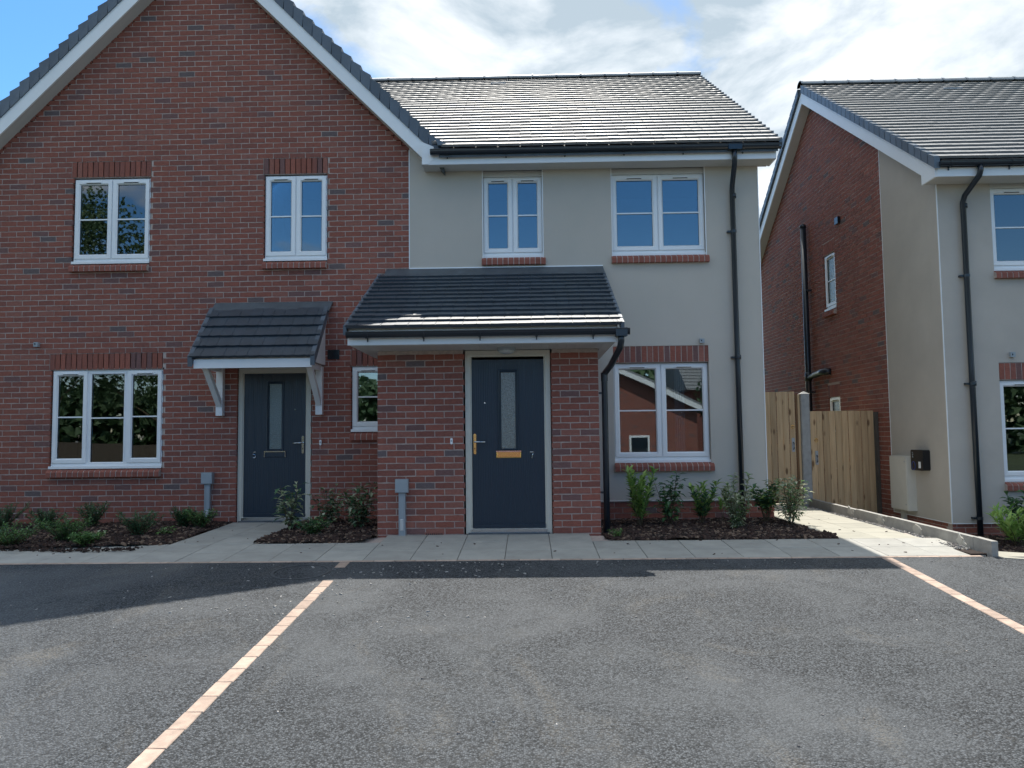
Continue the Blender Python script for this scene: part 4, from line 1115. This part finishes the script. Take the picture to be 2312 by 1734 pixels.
# right bed
shrub('bright green upright laurel nearest the porch downpipe', 1.37, -.78, -.01, .70, .42, 8, .115, .040, 270, [LAUREL, HEBE], 'upright', sweights=[4, 1])
shrub('loose dark-leaved shrub with arching twigs under the ground floor window', 1.76, -.72, -.01, .66, .44, 8, .09, .045, 170, [DKLEAF, HEBE], 'loose', sweights=[4, 1])
shrub('mid green laurel under the middle of the ground floor window', 2.21, -.45, -.01, .51, .38, 7, .105, .042, 170, [LAUREL, DKLEAF], 'upright', sweights=[3, 3])
shrub('single pale green sprig left of the long downpipe', 2.50, -.35, -.01, .34, .10, 2, .08, .03, 26, [LAUREL], 'upright', bare=.5)
shrub('narrow cream-variegated shrub in front of the long downpipe', 2.48, -1.10, -.01, .65, .36, 8, .075, .036, 400, [VARI, HEBE], 'bushy', sweights=[5, 1], bare=.03)
shrub('dark green leafy shrub at the corner of the rendered wall', 3.02, -.50, -.01, .49, .38, 9, .09, .045, 260, [DKLEAF, LAUREL], 'bushy', sweights=[3, 1], bare=.45)
shrub('tall pale-leaved shrub at the edge of the sunlit path', 3.24, -.75, -.01, .58, .56, 10, .075, .034, 330, [VARI, HEBE, DKLEAF], 'loose', sweights=[3, 1, 1])
shrub('tiny green sprig at the foot of the porch downpipe', .98, -1.72, -.02, .10, .2, 8, .035, .016, 110, [HEBE], 'bushy', bare=0)
# middle bed
shrub('variegated shrub leaning in front of door number 5', -2.93, -.95, -.01, .62, .38, 8, .105, .045, 120, [VARI, DKLEAF], 'loose', sweights=[3, 2])
shrub('thin twiggy shrub against the brick right of door number 5', -2.58, -.45, -.01, .50, .42, 9, .09, .04, 130, [DKLEAF, VARI], 'loose', sweights=[3, 2])
shrub('broad variegated shrub under the narrow window beside the porch', -2.10, -.85, -.01, .58, .52, 11, .09, .042, 240, [VARI, DKLEAF], 'loose', sweights=[3, 3])
shrub('low green shrub at the front of the bed right of door number 5', -2.54, -1.35, -.01, .22, .44, 12, .06, .03, 300, [DKLEAF, HEBE, VARI], 'bushy', sweights=[3, 2, 1], bare=0)
# left bed
LB = [('large light green clump at the far left front of the bed', -5.75, -1.95, .26, .70, 1), ('bushy green clump in front of the left end of the three-light window', -5.32, -1.65, .28, .55, 1),
      ('dark feathery clump against the wall at the far left', -6.75, -.6, .32, .6, 0), ('dark clump behind the bushy green one, under the left window end', -6.2, -.6, .26, .5, 0), ('small dark clump against the wall under the window middle', -5.65, -.5, .32, .42, 0),
      ('flat light green clump at the pavement edge', -4.88, -2.0, .14, .36, 1), ('wide dark green clump below the right end of the three-light window', -4.62, -1.35, .30, .62, 0),
      ('small dark clump between the window and the grey service duct', -4.42, -.6, .26, .34, 0), ('bright green clump beside the grey cable duct of number 5', -4.17, -.68, .24, .4, 1),
      ('pale sprawling weed in the middle of the left bed', -4.35, -1.2, .10, .36, 2), ('sparse pale weed near the front of the left bed', -4.95, -1.75, .12, .34, 2)]
for lab, x, y, h, w, s in LB:
    shrub(lab, x, y, HL(x, y), h*1.0, w*1.0, 30 if s < 2 else 9, .050 if s < 2 else .07, .015 if s < 2 else .028, 900 if s < 2 else 50, [[DKLEAF, DKLEAF], [HEBE, DKLEAF], [HEBE, VARI]][s], 'bushy', group='low shrubs in the left bed', sweights=[[1, 3], [3, 1], [2, 1]][s], bare=0, name='ground_shrub')
# far right bed
shrub('bright green strap-leaved shrub in front of the neighbouring house', 5.85, -1.0, -.27, .50, .6, 10, .15, .036, 220, [LAUREL], 'upright')
shrub('dark glossy shrub at the right edge of the neighbouring bed', 6.15, -.65, -.27, .72, .62, 10, .10, .046, 260, [DKLEAF], 'bushy')
shrub('low green shrub at the front of the neighbouring bed', 6.25, -2.1, -.27, .25, .5, 9, .06, .025, 190, [LAUREL, HEBE], 'bushy', bare=0)
# debris
def on_asph():
    x, y = R(-5.5, 5.0), -2.95-7*R(0, 1)**1.4
    return (x, y, asph_z(y)+.001)
scatter('loose_grit', [STONE, GRAVEL], 520, on_asph, (.008, .022), flat=.5)
def cl():
    cx_, cy_ = random.choice([(-1.45, -3.3), (-1.6, -3.9), (-.9, -4.6), (-.4, -3.15), (-2.2, -4.4)])
    x, y = random.gauss(cx_, .35), min(-2.95, random.gauss(cy_, .22)); return (x, y, asph_z(y)+.001)
scatter('mortar_crumbs', [STONE, CONC], 150, cl, (.010, .034), flat=.4)
def onpave():
    x, y = R(-7, 4.2), R(-2.78, -1.95); return (x, y, pave_z(y)+.002)
scatter('loose_bark', [MULCH], 30, onpave, (.012, .04), flat=.3)
scatter('loose_bark', [MULCH], 12, lambda: (R(3.4, 4.2), R(-2.7, 1), -.02), (.012, .04), flat=.3)
scatter('loose_bark', [MULCH], 12, lambda: (R(-3.9, -3.05), R(-1.9, -.1), -.008), (.015, .04), flat=.3)
def edge_m():
    x = R(-7.5, -4.2); return (x, -2.16+R(-.12, .1)+.06*sin(x*3), pave_z(-2.2)+.003+R(0, .01))
scatter('spilled_mulch', [MULCH, SOIL], 650, edge_m, (.02, .05), flat=.4)

# ================================================================== ACROSS THE STREET (behind the camera, seen in the glass)
bh = thing('brick_bungalow', 'brick bungalow with white barge boards across the street', 'bungalow', (3.2, -27, -.8))
gx, gz0_, bx0, bx1 = 2.6, 5.0, -3.0, 8.2; sl_ = (gz0_-2.3)/(bx1-gx)
wall_b = MB().prism([(bx0, -.9), (bx1, -.9), (bx1, 2.3), (gx, gz0_), (bx0, 2.3)], 'y', -38, -27.01).build('wall', MORTAR, bh)
bl = lay(bx0, bx1, -.9, 5, bx0, [(4.9, 5.9, -.1, 1.0)], lambda x, z: z < gz0_-sl_*abs(x-gx)-.05)
mb = MB()
for u, z, w in bl:
    hw = w/2; mb.add([(u-hw, -27, z-.0325), (u+hw, -27, z-.0325), (u+hw, -27, z+.0325), (u-hw, -27, z+.0325)], [(0, 1, 2, 3)], pick_col())
mb.build('brickwork', BR, bh, kind='stuff')
for s in (1, -1):
    f = lambda x, d: gz0_+d-sl_*abs(x-gx)
    xe = gx+s*(bx1-gx+.5)
    MB().prism([(gx, f(gx, -.1)), (xe, f(xe, -.1)), (xe, f(xe, .16)), (gx, f(gx, .16))], 'y', -26.62, -26.6).build('barge_board', BOARD, bh)
    MB().prism([(gx, f(gx, .0)), (xe, f(xe, .0)), (xe, f(xe, .28)), (gx, f(gx, .28))], 'y', -38.3, -26.63).build('roof', TILE, bh)
m = MB(); m.loops(4.9, 5.9, -.1, 1.0, [(0, -27.0), (0, -26.96), (.09, -26.96), (.09, -26.99)]); wb = m.build('window', UPVC, bh)
box('pane', GLASS, wb, 4.98, 5.82, -26.995, -26.985, -.02, .92)
b2 = thing('tiled_house', 'brick house with grey tiled roof further down the opposite side', 'house', (15, -34, -.8))
MB().box(9.5, 20, -42, -34, -.9, 3.6).build('wall', BLOCKW, b2)
rf = MB().prism([(-33.5, 3.5), (-38, 6.6), (-42.5, 3.5)], 'x', 9.1, 20.4).build('roof', TILE, b2)
for i in range(15):
    z = 3.55+i*.2; y_ = -33.5-(z-3.5)/3.1*4.5; box('tile_course', TILE, rf, 9.1, 20.4, y_-.06, y_+.03, z, z+.04)
def tree(label, x, y, z, h, r, seed, n=9000):
    random.seed(seed); t = thing('broadleaf_tree', label, 'tree', (x, y, z), 'trees across the street')
    m = MB(); m.tube([(x, y, z), (x+.2, y, z+h*.3), (x, y+.1, z+h*.6), (x, y, z+h*.9)], [.28, .22, .14, .04], 8)
    cl_ = []
    for i in range(26):
        a = R(0, 2*pi); zz = R(.28, .95); rr = r*(1-abs(zz-.55)*1.1)*R(.4, 1); p = Vector((x+cos(a)*rr, y+sin(a)*rr, z+h*zz)); cl_.append(p)
        m.tube([(x, y, z+h*(zz-.15)), tuple(p)], [.07, .015], 5)
    m.build('trunk', TWIG, t)
    q = MB()
    for i in range(n):
        c = random.choice(cl_); p = c+rd()*R(.1, 1)**.6*r*.36; leaf(q, p, rd(), rd(), R(.16, .32), .17)
    q.build('crown', TREEL, t, kind='stuff')
tree('tall leafy tree across the street, leftmost', -24, -27, -.8, 15, 4.8, 3)
tree('tall leafy tree across the street, beside the leftmost', -18.5, -29, -.8, 13.5, 4.2, 4)
tree('medium tree across the street behind the timber fence', -12.5, -32, -.8, 7.5, 3.0, 5, 3200)
tree('slim tree beside the brick bungalow across the street', 10.3, -27, -.8, 8.5, 2.0, 6, 2400)
fn = thing('timber_fence', 'closeboard timber fence across the street on the left', 'fence', (-15, -22, -.8))
random.seed(11)
mw = MB()
for i in range(15000):
    u = R(0, 1); x = -75+150*u; top = 6.3+1.6*sin(x*.21)+1.1*sin(x*.53+1); hh = R(0, 1)**.7*top
    leaf(mw, (x, -50+R(-1.5, 1.5)+.02*hh, -1+hh), rd(), rd(), R(.8, 1.4), .8)
mw.build('far_woodland', TREEL, None, kind='stuff')
mbf = [MB().box(-.072, .072, 0, .02, 0, 1.75).mesh('fence_board', mat('old_timber', (.10, .08, .06), .85, .3, 12))]
for i in range(110): link('fence_board', mbf[0], fn, (-9+i*.15, R(-.004, .004), 0))
for i in range(8): box('fence_post', POSTC, fn, -24+i*2.3, -23.9+i*2.3, -22.14, -22.04, -.8, 1.0)
